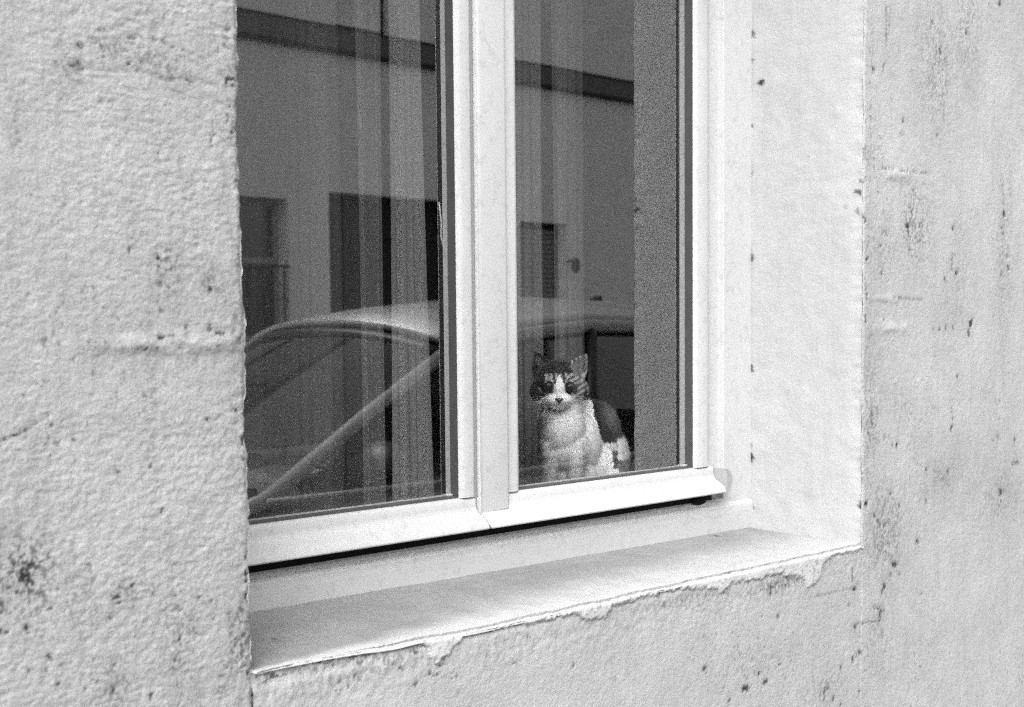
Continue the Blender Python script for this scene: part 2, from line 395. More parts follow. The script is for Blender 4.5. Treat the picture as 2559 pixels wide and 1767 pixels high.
def marks_at(X, Z, marks, plane_y, sz=1.0):
    """dirt amount from hand-placed chips and stains on the plane"""
    D = np.zeros_like(X)
    wx = (fbm(X*300, Z*300, 5, 2)-.5)*.006
    wz = (fbm(X*300, Z*300, 9, 2)-.5)*.006
    Xw, Zw = X+wx, Z+wz
    rough = fbm(X*420, Z*420, 3, 2)
    for (x, y, r, st, dx, dy) in marks:
        st = min(1.0, st*1.3)
        a = on_y(x, y, plane_y); b = on_y(x+dx, y+dy, plane_y); e = on_y(x+r, y, plane_y); e2 = on_y(x, y+r, plane_y)
        rad = max(.0013, .5*(abs(e[0]-a[0])*.75+abs(e2[2]-a[2])))*sz
        x0, x1 = min(a[0], b[0])-rad*3, max(a[0], b[0])+rad*3
        z0, z1 = min(a[2], b[2])-rad*3, max(a[2], b[2])+rad*3
        m = (Xw > x0) & (Xw < x1) & (Zw > z0) & (Zw < z1)
        if not m.any(): continue
        px, pz = Xw[m]-a[0], Zw[m]-a[2]
        ux, uz = b[0]-a[0], b[2]-a[2]
        L = ux*ux+uz*uz
        t = np.clip((px*ux+pz*uz)/L, 0, 1) if L > 1e-9 else 0
        d = np.hypot(px-t*ux, pz-t*uz)
        v = st*sstep(1.25, .35, d/rad+(rough[m]-.5)*1.6)
        if L > (rad*2.2)**2: v = v*sstep(.36, .56, vnoise(Xw[m]*330, Zw[m]*330, 14))
        v = np.maximum(v, .30*st*np.exp(-(d/(rad*2.6))**2)*sstep(.35, .7, rough[m]))
        D[m] = np.maximum(D[m], v)
    return D

XL, XR = 1.0, 2.427            # corners of the opening
def corner(z, seed):           # chipped arris
    c = (fbm(z*26, z*0+seed, seed, 4, .6)-.5)*.012
    c = c+(fbm(z*160, z*0+seed, seed+3, 2)-.5)*.004
    return c
def relief(X, Z):
    """render relief in metres towards the street"""
    h = (fbm(X*5, Z*5, 21, 3)-.5)*.006
    left = sstep(1.15, .95, X)
    amp = .0009+left*.0007
    n = fbm(X*62+.5*Z, Z*120, 31, 4, .62)
    h = h+((1-np.abs(2*n-1))**2.2-.6)*amp*.50*(.5+left)*(.35+.9*sstep(.35, .65, fbm(X*7, Z*11, 35, 3)))+(fbm(X*40, Z*55, 33, 3)-.5)*amp*.25
    h = h+(fbm(X*150, Z*210, 41, 3, .7)-.5)*amp*.55
    return h

def grid_obj(name, XX, YY, ZZ, D, mat, parent, keep=None):
    n, k = XX.shape
    v = np.stack([XX.ravel(), YY.ravel(), ZZ.ravel()], 1)
    idx = np.arange(n*k).reshape(n, k)
    q = np.stack([idx[:-1, :-1], idx[:-1, 1:], idx[1:, 1:], idx[1:, :-1]], -1)
    if keep is not None:
        q = q[keep[:-1, :-1] | keep[:-1, 1:] | keep[1:, 1:] | keep[1:, :-1]]
    q = q.reshape(-1, 4)
    me = bpy.data.meshes.new(name)
    me.vertices.add(len(v)); me.vertices.foreach_set('co', v.astype(np.float32).ravel())
    me.loops.add(len(q)*4); me.loops.foreach_set('vertex_index', q.astype(np.int32).ravel())
    me.polygons.add(len(q)); me.polygons.foreach_set('loop_start', np.arange(0, len(q)*4, 4, dtype=np.int32))
    me.polygons.foreach_set('use_smooth', np.ones(len(q), dtype=bool))
    me.update(calc_edges=True)
    a = me.attributes.new('dirt', 'FLOAT', 'POINT'); a.data.foreach_set('value', D.astype(np.float32).ravel())
    return link(name, me, mat, parent)

wall = empty('house_wall', (1.7, 0, 0), 'weathered pale rendered house wall with chipped corners around the casement window', 'wall')

def wall_patch(name, xs, zs, mat, ledge=None, redge=None, top=None):
    X, Z = np.meshgrid(xs, zs)
    if redge is not None:   # pull the last columns to the chipped arris
        w = sstep(xs[-1]-.03, xs[-1], X)
        X = X+w*redge(Z)
    if ledge is not None:
        w = sstep(xs[0]+.03, xs[0], X)
        X = X+w*ledge(Z)
    if top is not None:
        w = sstep(zs[-1]-.04, zs[-1], Z)
        Z = Z+w*top(X)
    Y = -relief(X, Z)
    D = marks_at(X, Z, MARKS_WALL, 0.0, 1.22)
    Y = Y+np.minimum(D, 1)*.0022
    # rounded arris
    if redge is not None: Y = Y+sstep(XL-.006, XL+.002, X)*.003+sstep(XL-.035, XL, X)*(fbm(X*60, Z*60, 77, 3)-.3)*.004
    if ledge is not None: Y = Y+sstep(XR+.006, XR-.002, X)*.003
    # random small chips along both corners and in faint clusters
    e = np.exp(-np.abs(X-XL)/.02)+.55*np.exp(-np.abs(X-XR-.02)/.03)
    sp = fbm(X*210, Z*150, 51, 3, .6)
    D2 = sstep(.70-.10*np.clip(e, 0, 1), .80-.10*np.clip(e, 0, 1), sp)*.55
    cl = sstep(.55, .68, fbm(X*9, Z*5, 61, 3))
    D2 = D2*np.clip(.15+e+cl, 0, 1)
    D = np.clip(np.maximum(np.maximum(D, D2), stains_at(X, Z)), 0, 1)
    # faint bed joints of the stones under the render
    return X, Y, Z, D

def joints(X, Z, Y, D, segs):
    for (p, q, w, dep, dark) in segs:
        a, b = on_y(*p, 0.0), on_y(*q, 0.0)
        ux, uz = b[0]-a[0], b[2]-a[2]
        L = ux*ux+uz*uz
        t = np.clip(((X-a[0])*ux+(Z-a[2])*uz)/L, 0, 1)
        wob = (fbm(X*40, Z*40, 71, 3)-.5)*.012
        dd = (Z+wob)-(a[2]+t*uz)
        fade = sstep(0, .35, t)*sstep(1.0, .93, t)*sstep(.25, .6, fbm(X*22, Z*22, 74, 3)) if a[0] < XL else sstep(1.0, .5, t)*sstep(0, .03, t)*sstep(.25, .6, fbm(X*22, Z*22, 74, 3))
        dep = dep*fade; dark = dark*fade
        Y -= np.exp(-(dd/w)**2)*dep          # a ridge of filler standing proud
        D[:] = np.maximum(D, np.exp(-((dd+w*1.2)/(w*.45))**2)*dark*fbm(X*70, Z*30, 73, 3))
    return Y, D

ltop = lambda z: corner(z, 2)
rtop = lambda z: corner(z, 6)*.45
X, Y, Z, D = wall_patch('wall_face', np.arange(.60, 1.0001, .002), np.arange(.93, 1.86, .002), M_WALL_L, redge=ltop)
Y, D = joints(X, Z, Y, D, [((150, 858), (600, 858), .008, .0030, .35), ((100, 160), (560, 210), .004, -.0015, .6)])
grid_obj('wall_face', X, Y, Z, D, M_WALL_L, wall)
X, Y, Z, D = wall_patch('wall_face', np.arange(2.427, 3.25, .0028), np.arange(.45, 2.22, .0028), M_WALL_R, ledge=rtop)
Y, D = joints(X, Z, Y, D, [((2165, 432), (2330, 446), .010, .0026, .3), ((2165, 822), (2330, 822), .012, .0026, .1), ((2170, 745), (2300, 750), .006, .001, .4)])
grid_obj('wall_face', X, Y, Z, D, M_WALL_R, wall)
drop = lambda x: .002*sstep(1.24, 1.42, x)
arris = lambda x: 1.0075-.005*(x-1.0)/1.43+(vnoise(x*18, x*0, 4)-.5)*.003-drop(x)
X, Y, Z, D = wall_patch('wall_face', np.arange(1.0, 2.4281, .0028), np.arange(.45, .9961, .0028), M_APRON, top=lambda x: arris(x)-.998)
tt = sstep(.980, .995, Z)
Y = Y+tt*.003+(fbm(X*120, Z*120, 111, 4, .65)-.5)*.0035*sstep(.90, .97, Z)
grid_obj('wall_face', X, Y, Z, D, M_APRON, wall)
# left pier below the fine grid, and the rest of the wall, plain
def flat(name, x0, x1, z0, z1, mat, n=24):
    X, Z = np.meshgrid(np.linspace(x0, x1, n), np.linspace(z0, z1, n))
    Y = -(fbm(X*5, Z*5, 21, 3)-.5)*.006
    grid_obj(name, X, Y, Z, X*0, mat, wall)
flat('wall_face', .60, 1.0, .40, .93, M_WALL_L); flat('wall_face', -4, .60, .40, 3.0, M_WALL_L, 60)
flat('wall_face', .60, 1.0, 1.859, 3.0, M_WALL_L); flat('wall_face', 3.249, 8, .40, 3.0, M_WALL_R, 60)
flat('wall_face', 2.427, 3.249, 2.219, 3.0, M_WALL_R); flat('wall_face', 1.0, 2.427, 2.62, 3.0, M_WALL_R)
flat('wall_face', 1.0, 3.249, 0, .452, M_APRON); flat('wall_face', -4, 1.0, 0, .402, M_WALL_L); flat('wall_face', 3.249, 8, 0, .402, M_WALL_R)
flat('wall_face', -4, 8, 3.0, 7.2, M_WALL_R, 60)
# masonry core
core = MB()
core.box(-4, .955, .012, .36, 0, 7.2); core.box(2.445, 8, .012, .36, 0, 7.2)
core.box(.955, 2.445, .012, .36, 0, .985); core.box(.955, 2.445, .012, .36, 2.66, 7.2)
core.build('masonry_core', M_WALL_R, wall)
# reveals
def reveal(side):
    zs = np.arange(.99, 2.64, .004); us = np.linspace(0, 1, 60)
    U, Z = np.meshgrid(us, zs)
    if side > 0:
        x0 = XR+rtop(Z); x1 = 2.4255
    else:
        x0 = XL+ltop(Z); x1 = .965
    Y0 = -relief(x0, Z)+.003
    Y = Y0*(1-U)+U*.270
    X = x0*(1-sstep(0, .12, U))+x1*sstep(0, .12, U)
    X = X+(fbm(Y*30, Z*30, 81, 3)-.5)*.0025*(U > 0)
    D = np.zeros_like(X)
    if side > 0:
        bx = fbm(Y*400, Z*400, 3, 2)
        for (px, py, r, st, dx, dy) in S((1740, 0), 2.28, [(317,180,11,.8,-2,25),(305,345,9,.8),(372,467,12,1.3,-4,8),(317,715,12,.9),(317,985,8,.8),(312,1455,10,1,-10,25),(915,1090,11,.9,20,8),(855,1180,7,.7),(640,890,7,.5),
                (312,2083,12,.9,0,25),(257,2530,8,.7),(295,2600,14,1,12,18),(305,2890,12,1),(935,2885,12,1,8,-12),(935,1030,8,.8),(920,1195,8,.6,0,15),(865,1120,6,.6)]):
            a = on_x(px, py, 2.4262); b = on_x(px+dx, py+dy, 2.4262)
            a[1] = min(max(a[1], 0.0), .2535); b[1] = min(max(b[1], 0), .2535)
            rad = r*.0011
            ux, uz = b[1]-a[1], b[2]-a[2]; L = ux*ux+uz*uz+1e-12
            t = np.clip(((Y-a[1])*ux+(Z-a[2])*uz)/L, 0, 1)
            d = np.hypot((Y-a[1]-t*ux)*.8, Z-a[2]-t*uz)
            D = np.maximum(D, st*sstep(1.25, .35, d/rad+(bx-.5)*1.4))
        # grubby line where the render meets the frame
        D = np.maximum(D, sstep(.246, .252, Y)*.12*sstep(.4, .7, fbm(Z*20, Z*0, 8, 3)))
    grid_obj('reveal', X, Y, Z, np.clip(D, 0, 1), M_REVEAL, wall)
reveal(1); reveal(-1)
MB().box(.955, 2.445, .0, .30, 2.62, 2.66).build('lintel', M_REVEAL, wall)
# sill: a cement slope that falls a little to the street
xs = np.arange(.97, 2.431, .004); us = np.linspace(0, 1, 64)
X, U = np.meshgrid(xs, us)
rear = 1.018-.014*(X-1.18)/1.24
Y = (-relief(X, X*0+.99)-.0012)*(1-U)+U*.262
Y = np.where(X < 1.006, np.maximum(Y, .012), Y)
Z = arris(X)*(1-U)+rear*U
Z = Z-.0075*np.clip(1-U*.266/.030, 0, 1)**2.2*sstep(1.02, 1.3, X)-.003*np.clip(1-U*.266/.008, 0, 1)**2+(fbm(X*9, Y*14, 92, 4)-.5)*.003*np.clip(U*8, 0, 1)
Z = Z+np.exp(-(1-U)*14)*.006      # mortar fillet at the frame
D = np.zeros_like(X)
for (px, py, r) in [(684, 1605, .0036), (1791, 1337, .005)]:
    d0 = on_y(px, py, .12)
    k = (CAM[2]-1.008)/(CAM[2]-d0[2]); P = CAM+(d0-CAM)*k
    D = np.maximum(D, sstep(1.2, .4, np.hypot(X-P[0], (Y-P[1])*.6)/r+(fbm(X*300, Y*300, 3, 2)-.5)))
D = np.maximum(D, .5*sstep(.62, .72, fbm(X*60, Y*20, 95, 3))*np.exp(-((1-U)*30))*sstep(1.9, 2.3, X))
so = grid_obj('window_sill', X, Y, Z, np.clip(D, 0, 1), M_SILL, wall)
wdt = .012+.10*sstep(1.02, 1.75, X)+.04*sstep(1.7, 2.3, X)+(fbm(X*8, X*0, 97, 3)-.5)*.02
lime = sstep(1.5, .25, (U*.266+(fbm(X*16, Y*16, 98, 4)-.5)*.03)/wdt)*(1-D)
at_ = so.data.attributes.new('limewash', 'FLOAT', 'POINT'); at_.data.foreach_set('value', lime.astype(np.float32).ravel())
# white patch of render over the sill edge
LOW = [(606,1694),(623,1692),(665,1687),(704,1665),(765,1653),(807,1641),(871,1632),(957,1616),(1006,1598),(1056,1594),(1067,1626),(1070,1658),(1092,1665),(1124,1640),(1148,1619),(1157,1587),(1184,1584),(1216,1580),(1290,1562),
       (1339,1563),(1399,1541),(1438,1539),(1473,1557),(1512,1552),(1527,1522),(1577,1505),(1629,1487),(1689,1474),(1724,1474),(1810,1483),(1828,1466),(1893,1453),(1949,1438),(2001,1444),(2018,1479),(2044,1453),(2055,1414),(2078,1392),(2143,1379),(2152,1376)]
LP = np.array([on_y(x, y, 0.0) for x, y in LOW]); LP = LP[np.argsort(LP[:, 0])]
xs = np.arange(1.006, 2.431, .0025); zs = np.arange(.87, 1.0181, .0025)
X, Z = np.meshgrid(xs, zs)
low = np.interp(X, LP[:, 0], LP[:, 2])+(fbm(X*60, Z*60, 101, 5, .7)-.5)*.022
ar = arris(X)
thick = sstep(-.001, .008, Z-low+(fbm(X*180, Z*180, 107, 3)-.5)*.008)
inside = sstep(-.004, .004, Z-low)
Y = -relief(X, Z)+.0025-thick*.0062-(fbm(X*60, Z*60, 103, 4, .6)-.5)*.0022*inside
top = ar-.0075*sstep(1.02, 1.3, X)-.003
over = np.clip(Z-(top-.004), 0, 1)                 # rolls back under the sill's own rounded edge
Zc = np.minimum(Z, top+.0025)
Y = Y+np.clip(Z-top-.0005, 0, 1)*.5
keep = (Z-low > -.006) & (Z < top+.008)
grid_obj('render_patch', X, Y, Zc, np.clip(.75*sstep(.50, .66, fbm(X*190, Z*190, 51, 3))*np.exp(-np.clip(Z-low, 0, 1)/.0035)+.4*sstep(.66, .74, fbm(X*150, Z*190, 53, 3)), 0, 1), M_PATCH, wall, keep=keep)

# ------------------------------------------------------------------ casement window
YF, YG = .254, .281
win = empty('casement_window', (1.70, .28, 1.02), 'white double casement window with dark reflecting panes set in the rendered wall', 'window')
ZT = 2.60
frame = MB()
frame.box(2.330, 2.428, YF, .34, 1.0495, ZT, .0015)            # right jamb
frame.box(2.298, 2.332, .268, .34, 1.05, ZT, .001)
frame.box(.955, 1.035, YF+.01, .34, 1.05, ZT, .001)
frame.box(.955, 2.428, YF, .34, ZT-.06, ZT+.03, .001)
frame.build('window_frame', M_PVC, win)
prof = [(.340, 1.000), (.340, 1.090), (.300, 1.090), (.300, 1.0745), (.262, 1.0755), (.2565, 1.0745), (.2545, 1.071), (.2545, 1.066), (.251, 1.063), (.249, 1.058), (.2485, 1.045), (.2505, 1.000)]
MB().prism(prof, 'x', .957, 2.4275).build('frame_bottom', M_PVC, win)
MB().box(.97, 2.296, .258, .2995, 1.070, 1.0922).build('gap_shade_strip', M_BLACK, win)  # black strip standing in for the shadow under the drip rail
MB().ball((2.248, .2535, 1.0760), (.024, .003, .0070)).build('drain_slot', M_BLACK, win, True)

def arc(cx, cy, r, a0, a1, n=7):
    return [(cx+r*math.cos(math.radians(a0+(a1-a0)*i/(n-1))), cy+r*math.sin(math.radians(a0+(a1-a0)*i/(n-1)))) for i in range(n)]

def rail_profile():
    p = [(.294, 1.146), (.2895, 1.146), (.2895, 1.1425), (.262, 1.1425), (.2575, 1.1405), (.2550, 1.137)]
    p += [(.2545, 1.128), (.2530, 1.122), (.2490, 1.1165), (.2430, 1.1130), (.2360, 1.1095), (.2295, 1.1045), (.2250, 1.0985), (.2232, 1.0935), (.2240, 1.0915)]
    p += [(.2290, 1.0908), (.240, 1.0915), (.288, 1.0925), (.294, 1.0925)]
    return p

BK = .294
def stile(x0, x1, kind):
    """vertical member: plan outline (x, y) extruded in z"""
    p = [(x0+.003, BK), (x0+.003, YF+.0078), (x0, YF+.007)] if kind != 'l' else [(x0, BK), (x0, .272)]+arc(x0+.018, .272, .018, 180, 270, 6)
    if kind != 'l': p += [(x0+.0025, YF+.0025), (x0+.007, YF+.0005), (x0+.009, YF)]
    if kind == 'r':
        p += [(x1-.028, YF)] + [(x1-.028+.026*math.sin(math.radians(a)), YF+.026*(1-math.cos(math.radians(a)))) for a in (15, 30, 45, 60, 75, 90)] + [(x1, BK)]
    else:
        p += [(x1-.009, YF), (x1-.007, YF+.0005), (x1-.0025, YF+.0025), (x1, YF+.007), (x1, BK)]
    return p

def make_sash(x0, x1, g0, g1, lab, kinds):
    s = empty('sash', (x0, YF, 1.09))
    s.parent = win; s.matrix_parent_inverse = Matrix.Translation(-Vector(win.location))
    tag(s, lab)
    def part(mb, name, mat, sm=False):
        me = bpy.data.meshes.new(name); mb.bm.to_mesh(me); mb.bm.free()
        me.transform(Matrix.Translation(-Vector((x0, YF, 1.09))))
        me.materials.append(mat)
        if sm: me.polygons.foreach_set('use_smooth', [True]*len(me.polygons))
        o = bpy.data.objects.new(name, me); COL.objects.link(o); o.parent = s
        return o
    rb = MB().prism(rail_profile(), 'x', x0, x1)
    es = [e for e in rb.bm.edges if abs(e.verts[0].co.x-e.verts[1].co.x) < 1e-6]
    bmesh.ops.bevel(rb.bm, geom=es, offset=.0035, segments=3, profile=.5, affect='EDGES')
    r = part(rb, 'bottom_rail', M_PVC, True)
    r.data.set_sharp_from_angle(angle=math.radians(38))
    if kinds[1] == 'r':
        cp = MB().prism([(x1+.0004, 1.0920)]+arc(x1-.004, 1.1145, .0235, -72, 80, 10)+[(x1+.0004, 1.1378)], 'y', .2245, .2885)
        part(cp, 'end_cap', M_CAP)
    a = part(MB().prism(stile(x0, g0, kinds[0]), 'z', 1.1425, ZT-.062), 'stile', M_PVC)
    b = part(MB().prism(stile(g1, x1, kinds[1]), 'z', 1.1425, ZT-.062), 'stile', M_PVC, True)
    b.data.set_sharp_from_angle(angle=math.radians(38))
    part(MB().box(g0, g1, YF, .294, ZT-.13, ZT-.062), 'top_rail', M_PVC)
    g = MB()
    g.box(g0+.0003, g0+.0035, YF+.007, YG-.0003, 1.143, ZT-.131); g.prism([(g1-.0005, YF+.0075), (g1+.001, YG-.0003), (g1+.0028, YG-.0003), (g1+.0028, YF+.0075)], 'z', 1.1427, ZT-.131)
    g.box(g0+.0035, g1-.0035, YF+.009, YG-.0003, 1.1427, 1.1455)
    part(g, 'gasket', M_GASKET)
    c = MB().box(g1-.014, g1-.001, YG-.008, YG-.0006, 1.1456, 1.149, .001)
    part(c, 'setting_block', M_PVC)
    pb = MB().box(g0+.0005, g1+.0025, YG, YG+.005, 1.141, ZT-.128)
    p = part(pb, 'glass_pane', M_PANE)
    p.data.materials.append(M_CLEAR)
    for f in p.data.polygons: f.material_index = 0 if f.normal.y < -.5 else 1
    return s, part
make_sash(.985, 1.6375, 1.050, 1.602, 'left casement, its outer edge hidden by the wall corner', ('l', 's'))
s2, part2 = make_sash(1.6410, 2.300, 1.742, 2.238, 'right casement with cat behind its pane', ('s', 'r'))
a = MB().box(1.6395, 1.7075, YF-.0085, YF-.0002, 1.1135, ZT-.06)
ed = [e for e in a.bm.edges if all(v.co.y < YF-.006 for v in e.verts)]
bmesh.ops.bevel(a.bm, geom=ed, offset=.0065, segments=4, profile=.5, affect='EDGES')
ao = part2(a, 'astragal', M_PVC, True)
ao.data.set_sharp_from_angle(angle=math.radians(50))
part2(MB().box(1.6362, 1.6425, YF+.004, YF+.03, 1.0935, ZT-.07), 'meeting_seal', M_CAP)
part2(MB().box(1.6480, 1.7040, YF-.003, YF-.0003, 1.1118, 1.1134), 'astragal_seal', M_GASKET)

# ------------------------------------------------------------------ room behind the glass
def structure(name, mb, mat): return tag(mb.build(name, mat), kind='structure')
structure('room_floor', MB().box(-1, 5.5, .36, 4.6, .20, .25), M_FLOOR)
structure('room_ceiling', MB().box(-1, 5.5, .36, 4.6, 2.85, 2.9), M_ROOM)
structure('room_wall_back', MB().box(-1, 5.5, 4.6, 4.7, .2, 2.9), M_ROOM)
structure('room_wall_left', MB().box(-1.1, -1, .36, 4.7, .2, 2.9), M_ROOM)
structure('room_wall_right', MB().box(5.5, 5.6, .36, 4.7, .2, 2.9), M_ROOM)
BZ = 1.072
b = MB().box(.95, 2.45, .331, .62, BZ-.03, BZ, .003).build('window_board', M_BOARD)
tag(b, 'grey painted window board inside the glass on which the cat sits', 'window board')

def curtain(name, label, x0a, x0b, x1a, x1b, y, folds, amp, mat, z0=BZ+.004, z1=2.62, seed=1, cat='curtain', group=None):
    """hanging cloth: edges run from (x0a top) to (x0b bottom)"""
    n = 160; zz = np.linspace(z0, z1, 24); t = np.linspace(0, 1, n)
    T, Z = np.meshgrid(t, zz)
    k = (z1-Z)/(z1-z0)
    L = x0a*(1-k)+x0b*k; R_ = x1a*(1-k)+x1b*k
    ph = T*folds*2*math.pi+2.2*fbm(T*6, T*0, seed, 2)
    Y = y+amp*np.sin(ph)+amp*.5*np.sin(ph*2.3+1)+.003*np.sin(Z*3+T*9)
    X = L+(R_-L)*T+amp*.35*np.cos(ph)*(T*(1-T)*4).clip(0, 1)
    G = .6+.8*sstep(.2, .8, fbm(T*folds*1.3+.25*k*T, T*0+k*.3, seed+40, 2, .4))
    o = grid_obj(name, X, Y, Z, G, mat, None)
    o.modifiers.new('thickness', 'SOLIDIFY').thickness = .0006
    return tag(o, label, cat, group)
YC = .60; K = YC+1.4
curtain('sheer_curtain', 'gathered net curtain hanging in close folds left of the narrow pale length', .848*K, .850*K, .884*K, .877*K, YC+.015, 3, .0025, fabric('gathered_net_cloth', .34, .66), seed=13)
curtain('sheer_curtain', 'wide thin net curtain hanging in folds behind the left pane', .62*K, .62*K, .889*K, .881*K, YC+.03, 6, .007, M_SHEER, seed=3)
curtain('curtain', 'narrow pale curtain length with slanting edge beside the dark gap in the left pane', .886*K, .879*K, .914*K, .930*K, YC, 1.6, .004, M_CURT, seed=5)
curtain('curtain', 'pale curtain strip next to the middle post behind the right pane', 1.035*K, 1.035*K, 1.089*K, 1.089*K, YC, 1.5, .005, M_CURT2, seed=7)
curtain('sheer_curtain', 'thin net curtain falling above the cat, behind its head', 1.118*K, 1.118*K, 1.170*K, 1.170*K, YC+.02, 2.2, .004, M_CURT2, seed=9)

pts = [on_y(x, y, .36) for x, y in ((1097, 505), (1100, 530), (1103, 560), (1102, 590), (1107, 612), (1111, 624))]
cord = MB().tube([tuple(p) for p in pts], .0016, 6).build('blind_cord', plain('white_cord', .7, .6), None, True)
tag(cord, 'short white cord end hanging inside the left pane beside the dark gap', 'cord')

# ------------------------------------------------------------------ the cat
HY = .425
hp = on_y(1397, 962, HY)
CAT = empty('cat', (hp[0], hp[1], BZ), 'young tabby and white cat sitting on the window board, looking out through the right pane', 'cat')
CAT.rotation_euler = (0, 0, -math.atan2(.744, .668))
HZ = hp[2]-BZ
PXM = 5383/1.012          # crop pixels per metre in the marking map

def cat_tone(r, b, u, n1, n2):
    """coat colour (albedo) at a point of the body, shade painted in low down and on the left; r to the side, b backwards, u above the head centre"""
    x = 437.7+r*PXM + (n1-.5)*26
    y = 499-u*PXM + (n2-.5)*26
    W, G, Dk, Mid = .90, .25, .025, .085
    def poly_in(pts):
        ins = np.zeros(x.shape, bool); k = len(pts)
        for i in range(k):
            x1, y1 = pts[i]; x2, y2 = pts[(i+1) % k]
            c = ((y1 > y) != (y2 > y)) & (x < (x2-x1)*(y-y1)/((y2-y1) if y2 != y1 else 1e-9)+x1)
            ins ^= c
        return ins
    stripes = .5+.5*np.sin(x*.125+(n2-.5)*3)
    t = np.full(x.shape, W)
    head = (y < 735) & (b < .06) & (x < 745)
    # tabby on head
    fore = np.where(stripes > .48, .42, .06)
    t = np.where(head & (y < 700), fore, t)
    t = np.where(head & (y > 470) & (y < 600), .36, t)
    t = np.where(head & (y < 378) & (x > 300) & (x < 570), Dk, t)
    t = np.where(head & (x < 300) & (y < 640), Dk*.9, t)
    side = np.where(.5+.5*np.sin(y*.11+x*.06) > .42, .36, .09)
    t = np.where(head & (x > 520) & (y < 660) & (y > 380), side, t)
    t = np.where(head & poly_in([(700, 520), (730, 560), (715, 640), (690, 660), (690, 600)]), Dk, t)
    t = np.where(head & poly_in([(225, 505), (300, 540), (345, 572), (290, 585), (235, 540)]), .26, t)      # pale rims under the eyes
    t = np.where(head & poly_in([(600, 500), (620, 530), (560, 580), (510, 588), (520, 570), (590, 545)]), .42, t)
    t = np.where(head & poly_in([(330, 410), (345, 405), (360, 470), (345, 470)]), .30, t)
    t = np.where(head & poly_in([(505, 410), (520, 410), (515, 470), (500, 470)]), .30, t)
    blaze = poly_in([(440, 395), (462, 430), (482, 470), (492, 530), (500, 575), (590, 590), (600, 640), (720, 680), (740, 700), (760, 800), (180, 800), (215, 660), (290, 620), (300, 575), (375, 580), (393, 520), (402, 470), (420, 430)])
    t = np.where(head & blaze, W, t)
    # ears
    le = head & (y < 300) & (x < 345)
    t = np.where(le, Dk*1.2, t)
    t = np.where(head & poly_in([(205, 200), (255, 220), (290, 290), (215, 310)]), .11, t)
    re = head & poly_in([(535, 305), (640, 235), (735, 180), (785, 215), (775, 400), (715, 450), (600, 400), (560, 345)])
    t = np.where(re, .10+.08*stripes, t)
    t = np.where(head & poly_in([(715, 195), (760, 215), (755, 330), (725, 430), (690, 420), (700, 370), (738, 320), (735, 240)]), .32, t)
    t = np.where(head & poly_in([(690, 375), (722, 375), (722, 440), (660, 420)]), .42, t)
    # body
    edge = np.interp(y, [560, 640, 850, 930, 1060, 1160, 1200], [700, 768, 812, 838, 872, 930, 990])
    right = ~head & (x > edge) & (y > 560)
    dark2 = np.interp(y, [600, 650, 760, 900, 1000, 1110], [960, 920, 905, 935, 975, 1000])
    body = .018+(.065+.10*n1)*sstep(-35, 55, x-dark2)
    body = np.where((y > 1110) & (x < 1040), .62, body)
    body = np.where((y > 1190) & (y < 1365) & (x > 930) & (x < 1050), .07, body)
    body = np.where((x > 1042) & (y > 1068) & (y < 1290), .80, body)
    body = np.where((y >= 1290) & (x > 1045), .16, body)
    body = np.where((y >= 1365) & (x <= 1045), .75, body)
    t = np.where(right & (y < 1700), body, t)
    low_shade = ~head & (y > 1130) & (x < 800)
    shade_w = sstep(1130, 1330, y+(n1-.5)*120)*sstep(800, 690, x)
    t = np.where(low_shade, t*(1-shade_w)+(.42+.1*n1)*shade_w, t)  # shade and reflected veil over the lower body, painted in as grey
    fl = sstep(420, 215, x+(n1-.5)*160)*(~head & (y > 735))  # left flank darkened in the colour to imitate its shaded side
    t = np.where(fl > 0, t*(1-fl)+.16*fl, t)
    t = np.where((b > .13) & (r > -.02) & (x <= 1042), .07, t)
    t = np.where((b > .05) & (r < -.01) & (u < -.05), .10, t)
    return t

def ear(mb, tip, base_l, base_r, back, depth):
    """hollow ear: front faces dished between two rims"""
    T = Vector(tip); A = Vector(base_l); B = Vector(base_r)
    n = 7; rows = []
    for i in range(n):
        k = i/(n-1)
        bul = math.sin(k*math.pi*.5)*.0
        L = T.lerp(A, k); R_ = T.lerp(B, k)
        L = L+(L-R_).normalized()*.004*math.sin(k*math.pi); R_ = R_+(R_-L).normalized()*.004*math.sin(k*math.pi)
        row = []
        for j in range(7):
            s = j/6
            p = L.lerp(R_, s)
            d = math.sin(s*math.pi)*(.010*k+.001)
            row.append((p+Vector((0, d*.8, 0)), p+Vector((0, d+.0045+.004*k, 0))))
        rows.append(row)
    bm = mb.bm
    F = [[bm.verts.new(c[0]) for c in r] for r in rows]; Bk = [[bm.verts.new(c[1]) for c in r] for r in rows]
    for i in range(n-1):
        for j in range(6):
            bm.faces.new((F[i][j], F[i+1][j], F[i+1][j+1], F[i][j+1])); bm.faces.new((Bk[i][j], Bk[i][j+1], Bk[i+1][j+1], Bk[i+1][j]))
        bm.faces.new((F[i][0], Bk[i][0], Bk[i+1][0], F[i+1][0])); bm.faces.new((F[i][6], F[i+1][6], Bk[i+1][6], Bk[i][6]))
    for j in range(6):
        bm.faces.new((F[0][j], F[0][j+1], Bk[0][j+1], Bk[0][j])); bm.faces.new((F[-1][j], Bk[-1][j], Bk[-1][j+1], F[-1][j+1]))

